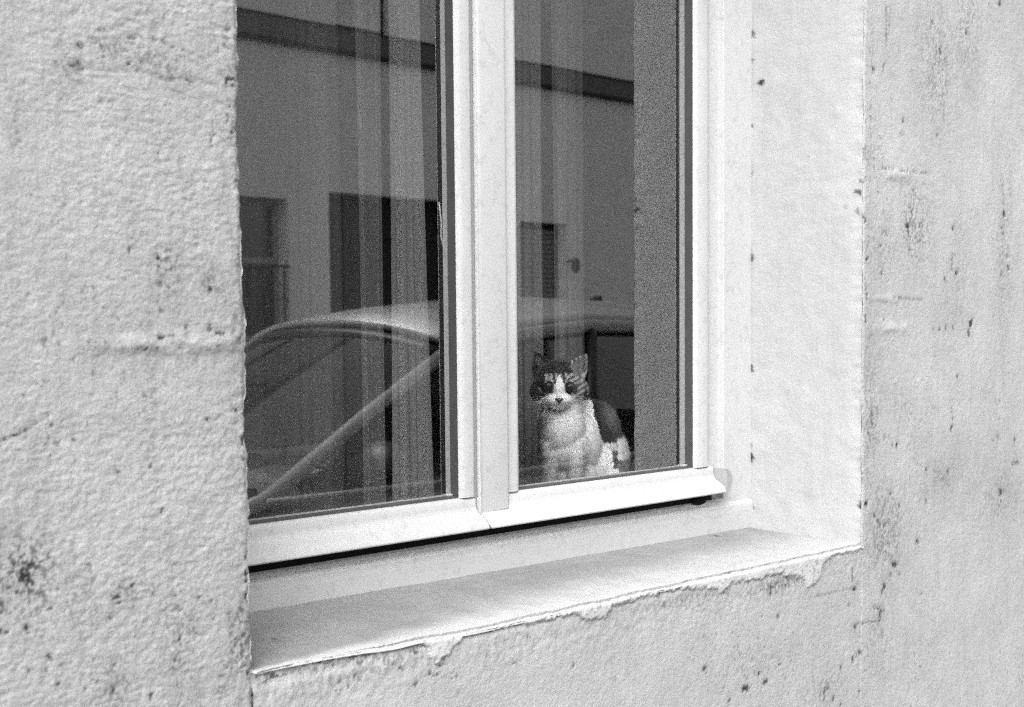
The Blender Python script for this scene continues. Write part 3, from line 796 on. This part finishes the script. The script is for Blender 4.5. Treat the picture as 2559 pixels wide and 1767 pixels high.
def cat_body():
    mb = MB()
    def e(r, b, u, a, bb, c, rot=None): mb.ball((r, b, HZ+u), (a, bb, c), 24, 16, rot)
    e(0, .006, .006, .046, .046, .043)                                   # skull
    for s in (-1, 1):
        e(s*.0285, .002, -.010, .0285, .032, .0270)                        # cheeks
        e(s*.0095, -.046, -.0255, .0135, .013, .0105)                    # whisker pads
        e(s*.026, -.026, .008, .015, .014, .013)                         # brows
    e(0, -.036, -.006, .013, .020, .018)                                 # bridge
    e(0, -.048, -.019, .0075, .010, .0065)
    e(0, -.038, -.037, .012, .012, .009)                                 # chin
    e(0, -.026, -.026, .026, .022, .020)
    e(.006, .018, -.045, .040, .040, .040)                               # neck
    e(.004, .012, -.085, .047, .048, .055)                               # chest
    e(.012, .030, -.120, .054, .056, .060)
    e(.030, .050, -.115, .056, .056, .065)                               # ribs
    e(.066, .085, -.095, .056, .056, .062)                               # back
    e(.086, .098, -.150, .054, .066, .072)                               # hips
    e(.020, .050, -.180, .056, .060, .055)                               # belly
    e(.108, .055, -.185, .028, .046, .050)                               # thigh
    for x in (-.020, .030):
        for k in range(7):
            q = k/6
            e(x+.002*q, -.004-.012*q, -.115-.108*q, .0195-.006*q, .0195-.006*q, .022)
        e(x+.002, -.030, -HZ+.0105, .0155, .023, .0105)                  # front paws
        for t in (-.009, 0, .009): e(x+.002+t, -.050, -HZ+.008, .0052, .007, .0068)
    e(.112, .012, -HZ+.013, .017, .038, .013)                            # hind paw
    for t in (-.009, 0, .009): e(.112+t, -.024, -HZ+.009, .0055, .008, .0075)
    for k in range(26):                                                  # tail curled round to the paws
        q = k/25
        e(.105+.045*math.sin(q*2.4), .150-.125*q, -HZ+.016+.006*math.sin(q*6), .0125-.004*q, .0125-.003*q, .0125-.003*q)
    # ears
    ear(mb, (-.0475, .012, HZ+.066), (-.0480, .006, HZ+.012), (-.0100, .004, HZ+.036), .01, .01)
    ear(mb, (.0555, .012, HZ+.060), (.0130, .004, HZ+.036), (.0490, .006, HZ+.010), .01, .01)
    me = bpy.data.meshes.new('tmp'); mb.bm.to_mesh(me); mb.bm.free()
    o = bpy.data.objects.new('tmp', me); COL.objects.link(o)
    rm = o.modifiers.new('r', 'REMESH'); rm.mode = 'VOXEL'; rm.voxel_size = .0017
    sm = o.modifiers.new('s', 'SMOOTH'); sm.iterations = 12; sm.factor = .5
    dg = bpy.context.evaluated_depsgraph_get()
    res = bpy.data.meshes.new_from_object(o.evaluated_get(dg))
    bpy.data.objects.remove(o); bpy.data.meshes.remove(me)
    return res
cb = cat_body(); cb.name = 'cat_body'
nv = len(cb.vertices); co = np.empty(nv*3, np.float32); cb.vertices.foreach_get('co', co); co = co.reshape(-1, 3).astype(float)
nr = np.empty(nv*3, np.float32); cb.vertices.foreach_get('normal', nr); nr = nr.reshape(-1, 3).astype(float)
n1 = fbm(co[:, 0]*160, co[:, 2]*160, 201, 3); n2 = fbm(co[:, 0]*160+40, co[:, 2]*160, 203, 3)
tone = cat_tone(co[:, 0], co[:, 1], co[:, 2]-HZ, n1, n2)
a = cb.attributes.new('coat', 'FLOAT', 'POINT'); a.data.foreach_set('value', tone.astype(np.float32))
m, t, b = newmat('cat_fur')
at = N(t, 'ShaderNodeAttribute'); at.attribute_name = 'coat'
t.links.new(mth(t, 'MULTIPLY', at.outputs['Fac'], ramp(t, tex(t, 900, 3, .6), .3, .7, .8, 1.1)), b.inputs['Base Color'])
b.inputs['Roughness'].default_value = .7; b.inputs['Specular IOR Level'].default_value = .2
b.inputs['Sheen Weight'].default_value = .15
tl = N(t, 'ShaderNodeBsdfTranslucent'); t.links.new(b.inputs['Base Color'].links[0].from_socket, tl.inputs['Color'])
mxs = N(t, 'ShaderNodeMixShader'); mxs.inputs[0].default_value = .30
mo_ = t.nodes['Material Output']
t.links.new(b.outputs[0], mxs.inputs[1]); t.links.new(tl.outputs[0], mxs.inputs[2]); t.links.new(mxs.outputs[0], mo_.inputs[0])
M_FUR = m
def cat_part(name, me, mat, parent=None, smooth=True):
    o = bpy.data.objects.new(name, me); COL.objects.link(o); o.parent = parent or CAT
    if not me.materials: me.materials.append(mat)
    if smooth: me.polygons.foreach_set('use_smooth', [True]*len(me.polygons))
    return o
cat_part('body', cb, M_FUR)
# coat: short fur as fine blades
nf = len(cb.polygons)
cb.calc_loop_triangles()
tri = np.empty(len(cb.loop_triangles)*3, np.int32); cb.loop_triangles.foreach_get('vertices', tri); tri = tri.reshape(-1, 3)
P0, P1, P2 = co[tri[:, 0]], co[tri[:, 1]], co[tri[:, 2]]
ar_ = np.linalg.norm(np.cross(P1-P0, P2-P0), axis=1)
NH = 30000
pick = rng.choice(len(tri), NH, p=ar_/ar_.sum())
w1, w2 = rng.random(NH), rng.random(NH); fl = w1+w2 > 1; w1[fl], w2[fl] = 1-w1[fl], 1-w2[fl]
root = P0[pick]*(1-w1-w2)[:, None]+P1[pick]*w1[:, None]+P2[pick]*w2[:, None]
nrm = nr[tri[pick, 0]]; tn = tone[tri[pick, 0]]
hu = root[:, 2]-HZ
ishead = (hu > -.045) & (np.hypot(root[:, 0], root[:, 1]) < .07)
fromnose = root-np.array([0, -.055, HZ-.020])
comb = np.where(ishead[:, None], fromnose/np.linalg.norm(fromnose, axis=1)[:, None], np.array([0, .15, -1.0]))
comb = comb-nrm*(comb*nrm).sum(1)[:, None]
comb /= np.maximum(np.linalg.norm(comb, axis=1), 1e-6)[:, None]
dirn = comb*.9+nrm*.30+rng.normal(0, .15, (NH, 3))
dirn /= np.linalg.norm(dirn, axis=1)[:, None]
face_near = np.linalg.norm(fromnose, axis=1) < .050
paw = hu < -HZ+.03
ln = np.where(ishead, np.where(face_near, .0028, .0052), np.where(paw, .003, .0095))*rng.uniform(.7, 1.25, NH)
ln = np.where(hu > .030, .0022, ln)*.85
side = np.cross(dirn, nrm); side /= np.maximum(np.linalg.norm(side, axis=1), 1e-6)[:, None]
wd = np.where(ishead, .00035, .00055)
v = np.concatenate([root-side*wd[:, None], root+side*wd[:, None], root+dirn*ln[:, None]])
i = np.arange(NH)
fm = bpy.data.meshes.new('fur')
fm.vertices.add(3*NH); fm.vertices.foreach_set('co', v.astype(np.float32).ravel())
fm.loops.add(3*NH); fm.loops.foreach_set('vertex_index', np.stack([i, i+NH, i+2*NH], 1).astype(np.int32).ravel())
fm.polygons.add(NH); fm.polygons.foreach_set('loop_start', np.arange(0, 3*NH, 3, dtype=np.int32))
fm.update(calc_edges=True)
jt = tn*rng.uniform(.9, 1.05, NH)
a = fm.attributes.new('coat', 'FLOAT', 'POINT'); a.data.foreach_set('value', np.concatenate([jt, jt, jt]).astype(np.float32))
tag(cat_part('fur', fm, M_FUR, smooth=True), kind='stuff')
vn = np.concatenate([nrm, nrm, nrm*.9+dirn*.1]); vn /= np.linalg.norm(vn, axis=1)[:, None]
fm.normals_split_custom_set_from_vertices(vn.tolist())
M_EYE = plain('cat_eye_dark', .010, .25, spec=.25)
M_IRIS = plain('cat_iris', .03, .3)
M_NOSE = plain('cat_nose', .03, .4)
def cm(mb, name, mat, parent=None, smooth=True):
    me = bpy.data.meshes.new(name); mb.bm.to_mesh(me); mb.bm.free()
    return cat_part(name, me, mat, parent, smooth)
def rz(d): return Matrix.Rotation(math.radians(d), 3, 'Y')
for (r, u, s) in ((-.0202, -.0015, -1), (.0212, -.0035, 1)):
    eye = cm(MB().ball((r, -.0335, HZ+u), (.0128, .0092, .0104), rot=rz(s*-14)), 'eye', M_IRIS)
    cm(MB().ball((r, -.0372, HZ+u), (.0118, .0066, .0094)), 'pupil', M_EYE, eye)
    lid = MB().tube([(r+s*.0128*math.cos(q), -.0395+.005*abs(math.cos(q)), HZ+u+.0100*math.sin(q)-s*0+.0018*math.cos(q)) for q in [math.radians(x) for x in range(-20, 385, 20)]], .0016, 6)
    cm(lid, 'eyelid', M_EYE, eye)
    cm(MB().tube([(r-s*.010, -.041, HZ+u-.003), (r-s*.0135, -.0435, HZ+u-.0105)], [.0022, .0009], 6), 'tear_mark', M_EYE, eye)
nose = MB()
nose.ball((0, -.0585, HZ-.0255), (.0062, .0035, .0030)); nose.ball((0, -.0583, HZ-.0285), (.0035, .003, .0035))
nose.ball((-.0055, -.0580, HZ-.0245), (.0026, .0022, .0022)); nose.ball((.0055, -.0580, HZ-.0245), (.0026, .0022, .0022))
nose.tube([(0, -.0595, HZ-.029), (0, -.0585, HZ-.0345)], .0009, 6)
cm(nose, 'nose', M_NOSE)
mo = MB()
for s in (-1, 1): mo.tube([(0, -.0580, HZ-.0345), (s*.004, -.0575, HZ-.0368), (s*.0075, -.0560, HZ-.0375)], .0006, 5)
cm(mo, 'mouth', M_NOSE)
wk = MB()
for s in (-1, 1):
    for k in range(4):
        z0 = HZ-.022-.0022*k; a0 = .25-.16*k
        wk.tube([(s*.012, -.055, z0), (s*.035, -.052, z0+.010*a0), (s*.062, -.040, z0+.020*a0-.006)], [.00018, .00014, .00005], 4)
cm(wk, 'whiskers', plain('whisker', .85, .4))

# ------------------------------------------------------------------ the street (seen in the panes)
def gnd(name, x0, x1, y0, y1, z0, z1, v, sc, bev=0):
    m = plain(name+'_surface', v, .9, .3, sc, bump=.004)
    return structure(name, MB().box(x0, x1, y0, y1, z0, z1, bev), m)
gnd('ground', -90, 110, -100, 60, -.30, -.16, .12, 3)
gnd('road', -60, 80, -7.55, -1.55, -.155, -.12, .09, 9)
gnd('pavement', -60, 80, -1.40, .30, -.14, 0, .32, 7, .01)
gnd('pavement', -60, 80, -9.30, -7.70, -.14, 0, .32, 7, .01)
gnd('kerb', -60, 80, -1.55, -1.402, -.15, .004, .30, 9, .015)
gnd('kerb', -60, 80, -7.698, -7.55, -.15, .004, .30, 9, .015)

def dark_pane(mb, name, parent): return mb.build(name, M_DGLASS, parent)
M_DGLASS = plain('dark_window_glass', .02, .06, spec=.8)
M_FRAMEG = plain('grey_window_frame', .30, .5)
M_SHUT = plain('slatted_shutter', .28, .6)
M_BAND = plain('dark_string_course', .12, .8, .15, 4)
M_DRK = plain('dark_recess', .03, .9)
OY = 1.988-11.0      # street face of the opposite house
opp = empty('opposite_house', (9, OY, 0), 'pale rendered house across the street, mirrored in the panes with its dark string course', 'house')
holes = [(7.15, 8.376, 1.30, 2.655, 'w'), (8.873, 10.543, .02, 2.755, 'd'), (11.58, 12.37, 1.32, 2.60, 's'), (5.0, 6.2, 1.30, 2.655, 'w'), (14.2, 15.4, 1.30, 2.655, 'w'), (2.2, 3.4, 1.3, 2.65, 's'),
         (9.0, 9.75, 4.36, 6.5, 'l'), (5.0, 5.75, 4.36, 6.5, 'l'), (16, 17.1, 4.95, 6.5, 's'), (2.4, 3.5, 4.95, 6.5, 's'), (17.6, 18.7, 1.3, 2.65, 'w'), (20, 21.1, .02, 2.7, 'd')]
def wall_with_holes(x0, x1, z0, z1, y, dep, holes):
    mb = MB()
    xs = sorted({x0, x1} | {h[0] for h in holes} | {h[1] for h in holes}); zs = sorted({z0, z1} | {h[2] for h in holes} | {h[3] for h in holes})
    for i in range(len(xs)-1):
        j = 0
        while j < len(zs)-1:
            def solid(jj):
                cx, cz = (xs[i]+xs[i+1])/2, (zs[jj]+zs[jj+1])/2
                return not any(h[0] < cx < h[1] and h[2] < cz < h[3] for h in holes)
            if solid(j):
                k = j
                while k+1 < len(zs)-1 and solid(k+1): k += 1
                mb.box(xs[i], xs[i+1], y-dep, y, zs[j], zs[k+1]); j = k+1
            else: j += 1
    bmesh.ops.remove_doubles(mb.bm, verts=mb.bm.verts, dist=1e-5)
    return mb
wall_with_holes(-4, 26, 0, 6.9, OY, .45, holes).build('wall', M_OPP, opp)
MB().box(-4, 26, OY, OY+.035, 4.115, 4.345).build('string_course', M_BAND, opp)
MB().box(-4, 26, OY, OY+.06, 4.095, 4.135).build('drip_moulding', M_DRK, opp)
MB().box(-4, 26, OY, OY+.05, 4.335, 4.352).build('band_cap', M_DRK, opp)
MB().box(-4.2, 26.2, OY-.5, OY+.30, 6.9, 7.05).build('cornice', M_OPP, opp)
rf = MB(); rf.prism([(OY+.30, 7.05), (OY-.5, 7.05), (OY-8, 7.1), (OY-4, 9.3)], 'x', -4.2, 26.2)
rf.build('roof', plain('slate', .10, .7, .2, 12), opp)
MB().box(-4, 26, OY-8, OY-.46, 0, 7.0).build('house_block', M_DRK, opp)
for (x0, x1, z0, z1, kind) in holes:
    y = OY-.16
    f = MB(); w = .06
    f.box(x0, x0+w, y-.05, y, z0, z1); f.box(x1-w, x1, y-.05, y, z0, z1); f.box(x0+w, x1-w, y-.05, y, z1-w, z1); f.box(x0+w, x1-w, y-.05, y, z0, z0+w)
    if kind == 'w':
        f.box(x0+w, x1-w, y-.05, y, 2.03, 2.10); f.box((x0+x1)/2-.03, (x0+x1)/2+.03, y-.05, y, z0+w, 2.03)
    if kind == 'd': f.box(x0+w, x1-w, y-.05, y, z1-.42, z1-.36)
    fo = f.build('window_frame' if kind != 'd' else 'door_frame', M_FRAMEG if kind == 'w' else M_DRK, opp)
    MB().box(x0+w, x1-w, y-.035, y-.02, z0+w, z1-w).build('pane' if kind != 'd' else 'door_panel', M_DGLASS if kind != 'd' else M_DRK, fo)
    if kind == 'w': MB().box(x0-.06, x1+.06, OY-.001, OY+.07, z0-.09, z0-.002).build('window_sill', M_OPP, opp)
    if kind == 'l':
        s = MB()
        for k in range(8): s.box(x0+w+.002+k*.079, x0+w+.074+k*.079, y+.002, y+.03, z0+w, z1-w)
        s.build('shutter_boards', M_OPP, fo)
    if kind == 's':
        s = MB(); n = int((z1-z0-.12)/.055)
        for k in range(n): s.box(x0+w+.002, x1-w-.002, y+.002, y+.018, z0+w+k*.055, z0+w+k*.055+.045)
        s.build('roller_shutter', M_SHUT, fo)
# bars before the left ground floor window
g = MB()
for k in range(9): g.box(7.25+k*.13, 7.265+k*.13, OY+.02, OY+.035, 1.42, 2.02)
g.box(7.17, 8.36, OY+.015, OY+.04, 2.0, 2.03); g.box(7.17, 8.36, OY+.015, OY+.04, 1.40, 1.43)
g.build('window_guard', M_DRK, opp)
lamp = empty('wall_lamp', (12.32, OY, 2.2), 'small dark wall lamp beside the shuttered window of the house across the street', 'lamp')
MB().box(12.37, 12.39, OY, OY+.10, 2.16, 2.19).build('bracket', M_DRK, lamp); MB().ball((12.38, OY+.13, 2.12), (.05, .05, .09)).build('lantern', M_DRK, lamp, True)

# neighbours further along close the street
for (x0, x1, h, v, lb) in ((26.2, 40, 8.5, .4, 'taller grey rendered house further down the street'), (-18, -4.2, 6.4, .5, 'lower pale house further up the street')):
    nb = empty('street_house', ((x0+x1)/2, OY, 0), lb, 'house')
    hs = [(x0+1+2.6*k, x0+2.1+2.6*k, zz, zz+1.5) for k in range(int((x1-x0-1)/2.6)) for zz in (1.1, 4.2)]
    wall_with_holes(x0, x1, 0, h, OY, .4, hs).build('wall', M_OPP, nb)
    for q in hs:
        MB().box(q[0], q[1], OY-.25, OY-.2, q[2], q[3]).build('window', M_DGLASS, nb)
    MB().box(x0, x1, OY-7, OY-.42, 0, h-.02).build('house_block', M_DRK, nb)
    MB().prism([(OY+.3, h), (OY-7.2, h), (OY-3.5, h+2)], 'x', x0-.1, x1+.1).build('roof', M_DRK, nb)

# ------------------------------------------------------------------ the parked car
CX0, CYM = 1.75, -2.58
car = empty('parked_car', (CX0+2.1, CYM, 0), 'silver grey hatchback parked at the kerb, mirrored in both panes', 'car')
M_PAINT = plain('silver_paint', .29, .35, .04, 40, metal=.15, coat=.6)
M_ROOFP = M_PAINT
M_TRIM = plain('black_trim', .02, .35)
M_SEAT = plain('seat_cloth', .05, .9)
M_HEAD = plain('headrest_cloth', .30, .85)
M_DASH = plain('dashboard', .03, .7)
M_TYRE = plain('tyre_rubber', .025, .8)
M_RIM = plain('alloy', .5, .3, metal=.8)
M_CARGLASS = pane_mat('car_side_glass', 1.36, .26)
M_SCREEN = pane_mat('car_windscreen_glass', 1.5, .36)
GZ = -.12
def cx(x): return CX0+x
# lower body, lofted along its length: x, half width, bottom, shoulder height, centre height
ST = [(0, .56, .30, .52, .58), (.04, .68, .22, .60, .68), (.15, .77, .18, .66, .74), (.40, .82, .16, .72, .81), (.75, .845, .15, .78, .86), (1.0, .855, .15, .825, .885), (1.3, .86, .15, .83, .87),
      (1.8, .865, .15, .835, .86), (2.6, .865, .15, .85, .87), (3.3, .86, .15, .875, .89), (3.9, .84, .17, .90, .91), (4.15, .80, .24, .88, .90), (4.22, .72, .32, .84, .86)]
def section(w, zb, zs, zc):
    pts = [(w*.86, zb), (w*.985, zb+.10), (w, (zb+zs)*.5+.03), (w*.985, zs-.09), (w*.955, zs-.02), (w*.90, zs+.006), (w*.80, zs+(zc-zs)*.5), (w*.45, zc), (0, zc+.012)]
    return [(p[0], p[1]+GZ*0) for p in pts]
mb = MB(); rings = []
for (x, w, zb, zs, zc) in ST:
    s = section(w, zb, zs, zc)
    full = [(-p[0], p[1]) for p in s[:-1]]+[(0, s[-1][1])]+[(p[0], p[1]) for p in s[:-1]][::-1]
    rings.append([mb.bm.verts.new((cx(x), CYM+p[0], p[1])) for p in full])
for i in range(len(rings)-1):
    for k in range(len(rings[0])-1):
        mb.bm.faces.new((rings[i][k], rings[i+1][k], rings[i+1][k+1], rings[i][k+1]))
    mb.bm.faces.new((rings[i][-1], rings[i+1][-1], rings[i+1][0], rings[i][0]))
mb.bm.faces.new(rings[0]); mb.bm.faces.new(rings[-1][::-1])
# open the cabin: drop the top faces between scuttle and tailgate
dele = [f for f in mb.bm.faces if f.normal.z > .5 and cx(1.15) < f.calc_center_median().x < cx(3.85) and abs(f.calc_center_median().y-CYM) < .72 and f.calc_center_median().z > .5]
bmesh.ops.delete(mb.bm, geom=dele, context='FACES')
bmesh.ops.recalc_face_normals(mb.bm, faces=mb.bm.faces)
body = mb.build('body', M_PAINT, car, True)
body.data.set_sharp_from_angle(angle=math.radians(50))
# roof, pillars, glass; side line as seen in the pane
RAIL = [(1.985, .63, 1.346), (2.25, .635, 1.385), (2.8, .635, 1.425), (3.4, .62, 1.415), (3.85, .585, 1.365)]
r = MB(); rows = []
for i, (x, w, z) in enumerate(RAIL):
    cr = [.085, .098, .105, .10, .085][i]
    row = []
    for k in range(-8, 9):
        q = k/8
        row.append(r.bm.verts.new((cx(x-(.09*(1-q*q) if i == 0 else 0)+(.07*(1-q*q) if i == 4 else 0)), CYM+w*q, z+cr*(1-abs(q)**2.6))))
    rows.append(row)
for i in range(len(rows)-1):
    for k in range(16): r.bm.faces.new((rows[i][k], rows[i][k+1], rows[i+1][k+1], rows[i+1][k]))
ro = r.build('roof', M_PAINT, car, True); md = ro.modifiers.new('t', 'SOLIDIFY'); md.thickness = .03; md.offset = -1
AB = (1.01, .775, .865)
for s in (-1, 1):
    y = lambda w: CYM+s*w
    A = MB().tube([(cx(.80), y(.79), .815), (cx(AB[0]), y(AB[1]), AB[2]), (cx(1.5), y(.705), 1.115), (cx(1.985), y(.632), 1.340)], [.024, .029, .027, .027], 8)
    A.build('pillar', M_PAINT, car, True)
    MB().tube([(cx(x), y(w+.004), z-.002) for x, w, z in RAIL], [.030]*5, 8).build('roof_rail', M_PAINT, car, True)
    MB().tube([(cx(x-.03), y(w-.018), z-.032) for x, w, z in RAIL], [.016]*5, 8).build('door_seal', M_TRIM, car, True)
    MB().tube([(cx(1.06), y(AB[1]-.035), .875), (cx(1.5), y(.675), 1.105), (cx(1.96), y(.608), 1.315)], [.020, .018, .016], 8).build('windscreen_seal', M_TRIM, car, True)
    MB().tube([(cx(2.62), y(.80), .88), (cx(2.78), y(.645), 1.40)], [.036, .030], 8).build('pillar', M_TRIM, car, True)
    MB().tube([(cx(4.05), y(.74), .91), (cx(3.82), y(.60), 1.37)], [.07, .045], 8).build('pillar', M_PAINT, car, True)
    MB().tube([(cx(.98), y(.828), .868), (cx(1.8), y(.835), .868), (cx(2.6), y(.833), .882), (cx(3.5), y(.815), .91)], .009, 8).build('waist_moulding', M_HEAD, car, True)
    for xa, xb in ((1.12, 2.66), (2.662, 3.90)):
        ta = max(1.99, xa+.86) if xa < 2 else 2.782
        tb = 2.78 if xa < 2 else 3.80
        w = MB(); n = 6
        for i in range(n):
            p, q = i/n, (i+1)/n
            def P(t, v):
                xlo = xa+(xb-xa)*t; xhi = ta+(tb-ta)*t
                zhi = np.interp(xhi, [c[0] for c in RAIL], [c[2] for c in RAIL])-.02; whi = np.interp(xhi, [c[0] for c in RAIL], [c[1] for c in RAIL])-.004
                k = v; return (cx(xlo+(xhi-xlo)*k), y(.795+(whi-.795)*k+.02*math.sin(k*math.pi)), .885+(zhi-.885)*k)
            for j in range(4): w.quad(P(p, j/4), P(q, j/4), P(q, (j+1)/4), P(p, (j+1)/4))
        bmesh.ops.remove_doubles(w.bm, verts=w.bm.verts, dist=1e-5)
        w.build('side_window', M_CARGLASS, car, True)
    hd = MB().ball((cx(.20), y(.60), .62), (.16, .15, .085)); hd.build('headlight', M_RIM, car, True)
    MB().ball((cx(1.38), y(.93), .97), (.06, .10, .075)).build('door_mirror', M_TRIM, car, True)
    for xw in (.78, 3.35):
        ty = MB(); yy = y(.78)
        ring = lambda rad, yv: [(cx(xw)+rad*math.cos(a), yv, .31+GZ+rad*math.sin(a)) for a in [2*math.pi*k/28 for k in range(28)]]
        prof2 = [(.20, .09), (.30, .095), (.315, .07), (.315, -.07), (.30, -.095), (.20, -.09)]
        rr = [[ty.bm.verts.new(p) for p in ring(q[0], yy+q[1])] for q in prof2]
        for i in range(5):
            for k in range(28): ty.bm.faces.new((rr[i][k], rr[i][(k+1) % 28], rr[i+1][(k+1) % 28], rr[i+1][k]))
        wh = ty.build('wheel', M_TYRE, car, True)
        rm = MB()
        for k in range(10):
            a0 = 2*math.pi*k/10
            rm.tube([(cx(xw), yy+s*.085, .31+GZ), (cx(xw)+.195*math.cos(a0), yy+s*.075, .31+GZ+.195*math.sin(a0))], [.03, .018], 6)
        rm.tube([(cx(xw), yy-.02, .31+GZ), (cx(xw), yy+s*.09, .31+GZ)], [.19, .05], 20)
        rm.build('rim', M_RIM, wh, True)
        MB().tube([(cx(xw), yy-s*.12, .33+GZ), (cx(xw), yy+s*.087, .33+GZ)], [.37, .365], 28).build('wheel_arch', M_TRIM, car)
# windscreen
w = MB(); n = 10
def WP(q, v):
    xb = AB[0]+.02-.20*(1-q*q); xt = 1.975-.09*(1-q*q)
    wb, wt = .755, .615
    zb, zt = .875-.01*(1-q*q), 1.325+.085*(1-abs(q)**2.6)
    return (cx(xb+(xt-xb)*v), CYM+(wb+(wt-wb)*v)*q, zb+(zt-zb)*v+.03*math.sin(v*math.pi))
for i in range(n):
    for j in range(6):
        a0, a1 = -1+2*i/n, -1+2*(i+1)/n
        w.quad(WP(a0, j/6), WP(a1, j/6), WP(a1, (j+1)/6), WP(a0, (j+1)/6))
bmesh.ops.remove_doubles(w.bm, verts=w.bm.verts, dist=1e-5)
w.build('windscreen', M_SCREEN, car, True)
tr = MB().tube([(WP(-1+2*k/12, .985)[0], WP(-1+2*k/12, .985)[1], WP(-1+2*k/12, .985)[2]+.002) for k in range(13)], .022, 6); tr.build('windscreen_trim', M_TRIM, car, True)
tr = MB().tube([(WP(-1+2*k/12, 0)[0]-.05, WP(-1+2*k/12, 0)[1], WP(-1+2*k/12, 0)[2]-.004) for k in range(13)], .038, 6); tr.build('wiper_scuttle', M_TRIM, car, True)
# interior
it = MB(); it.box(cx(1.10), cx(3.9), CYM-.72, CYM+.72, .25, .30); it.build('cabin_floor', M_DASH, car)
d = MB(); d.prism([(cx(.98), .80), (cx(1.10), .83), (cx(1.62), .90), (cx(1.68), .84), (cx(1.62), .55), (cx(1.0), .50)], 'y', CYM-.72, CYM+.72); d.build('dashboard', M_DASH, car)
pp = MB().box(cx(1.28), cx(1.46), CYM+.22, CYM+.52, .872, .892, .004); 
for v_ in pp.bm.verts: v_.co.z += (v_.co.x-cx(1.28))*.13
pp.build('paper', plain('paper', .6, .8), car)
sw = MB().tube([(cx(1.80)+.06*math.cos(a), CYM-.36+.18*math.sin(a), .88+.17*math.cos(a)) for a in [2*math.pi*k/24 for k in range(25)]], .013, 6, cap=False)
sw.box(cx(1.70), cx(1.80), CYM-.40, CYM-.32, .84, .90); sw.build('steering_wheel', M_TRIM, car, True)
MB().ball((cx(1.86), CYM+.05, 1.27), (.02, .12, .035)).build('rear_view_mirror', M_TRIM, car, True)
for xs_, top in ((2.62, 1.03), (3.45, 1.0)):
    for s in (-1, 1):
        y0 = CYM+s*.36
        st = MB(); st.box(cx(xs_-.55), cx(xs_), y0-.25, y0+.25, .35, .52, .05); 
        st.prism([(cx(xs_-.10), .45), (cx(xs_+.06), .45), (cx(xs_+.26), top), (cx(xs_+.14), top+.02)], 'y', y0-.24, y0+.24)
        so = st.build('seat', M_SEAT, car)
        MB().box(cx(xs_+.14), cx(xs_+.25), y0-.13, y0+.13, top+.06, top+.24, .045, 3).build('headrest', M_HEAD, so, True)
ant = MB(); ant.prism([(cx(3.42), 1.50), (cx(3.62), 1.49), (cx(3.60), 1.57)], 'y', CYM-.02, CYM+.02); ant.build('roof_aerial', M_TRIM, car)
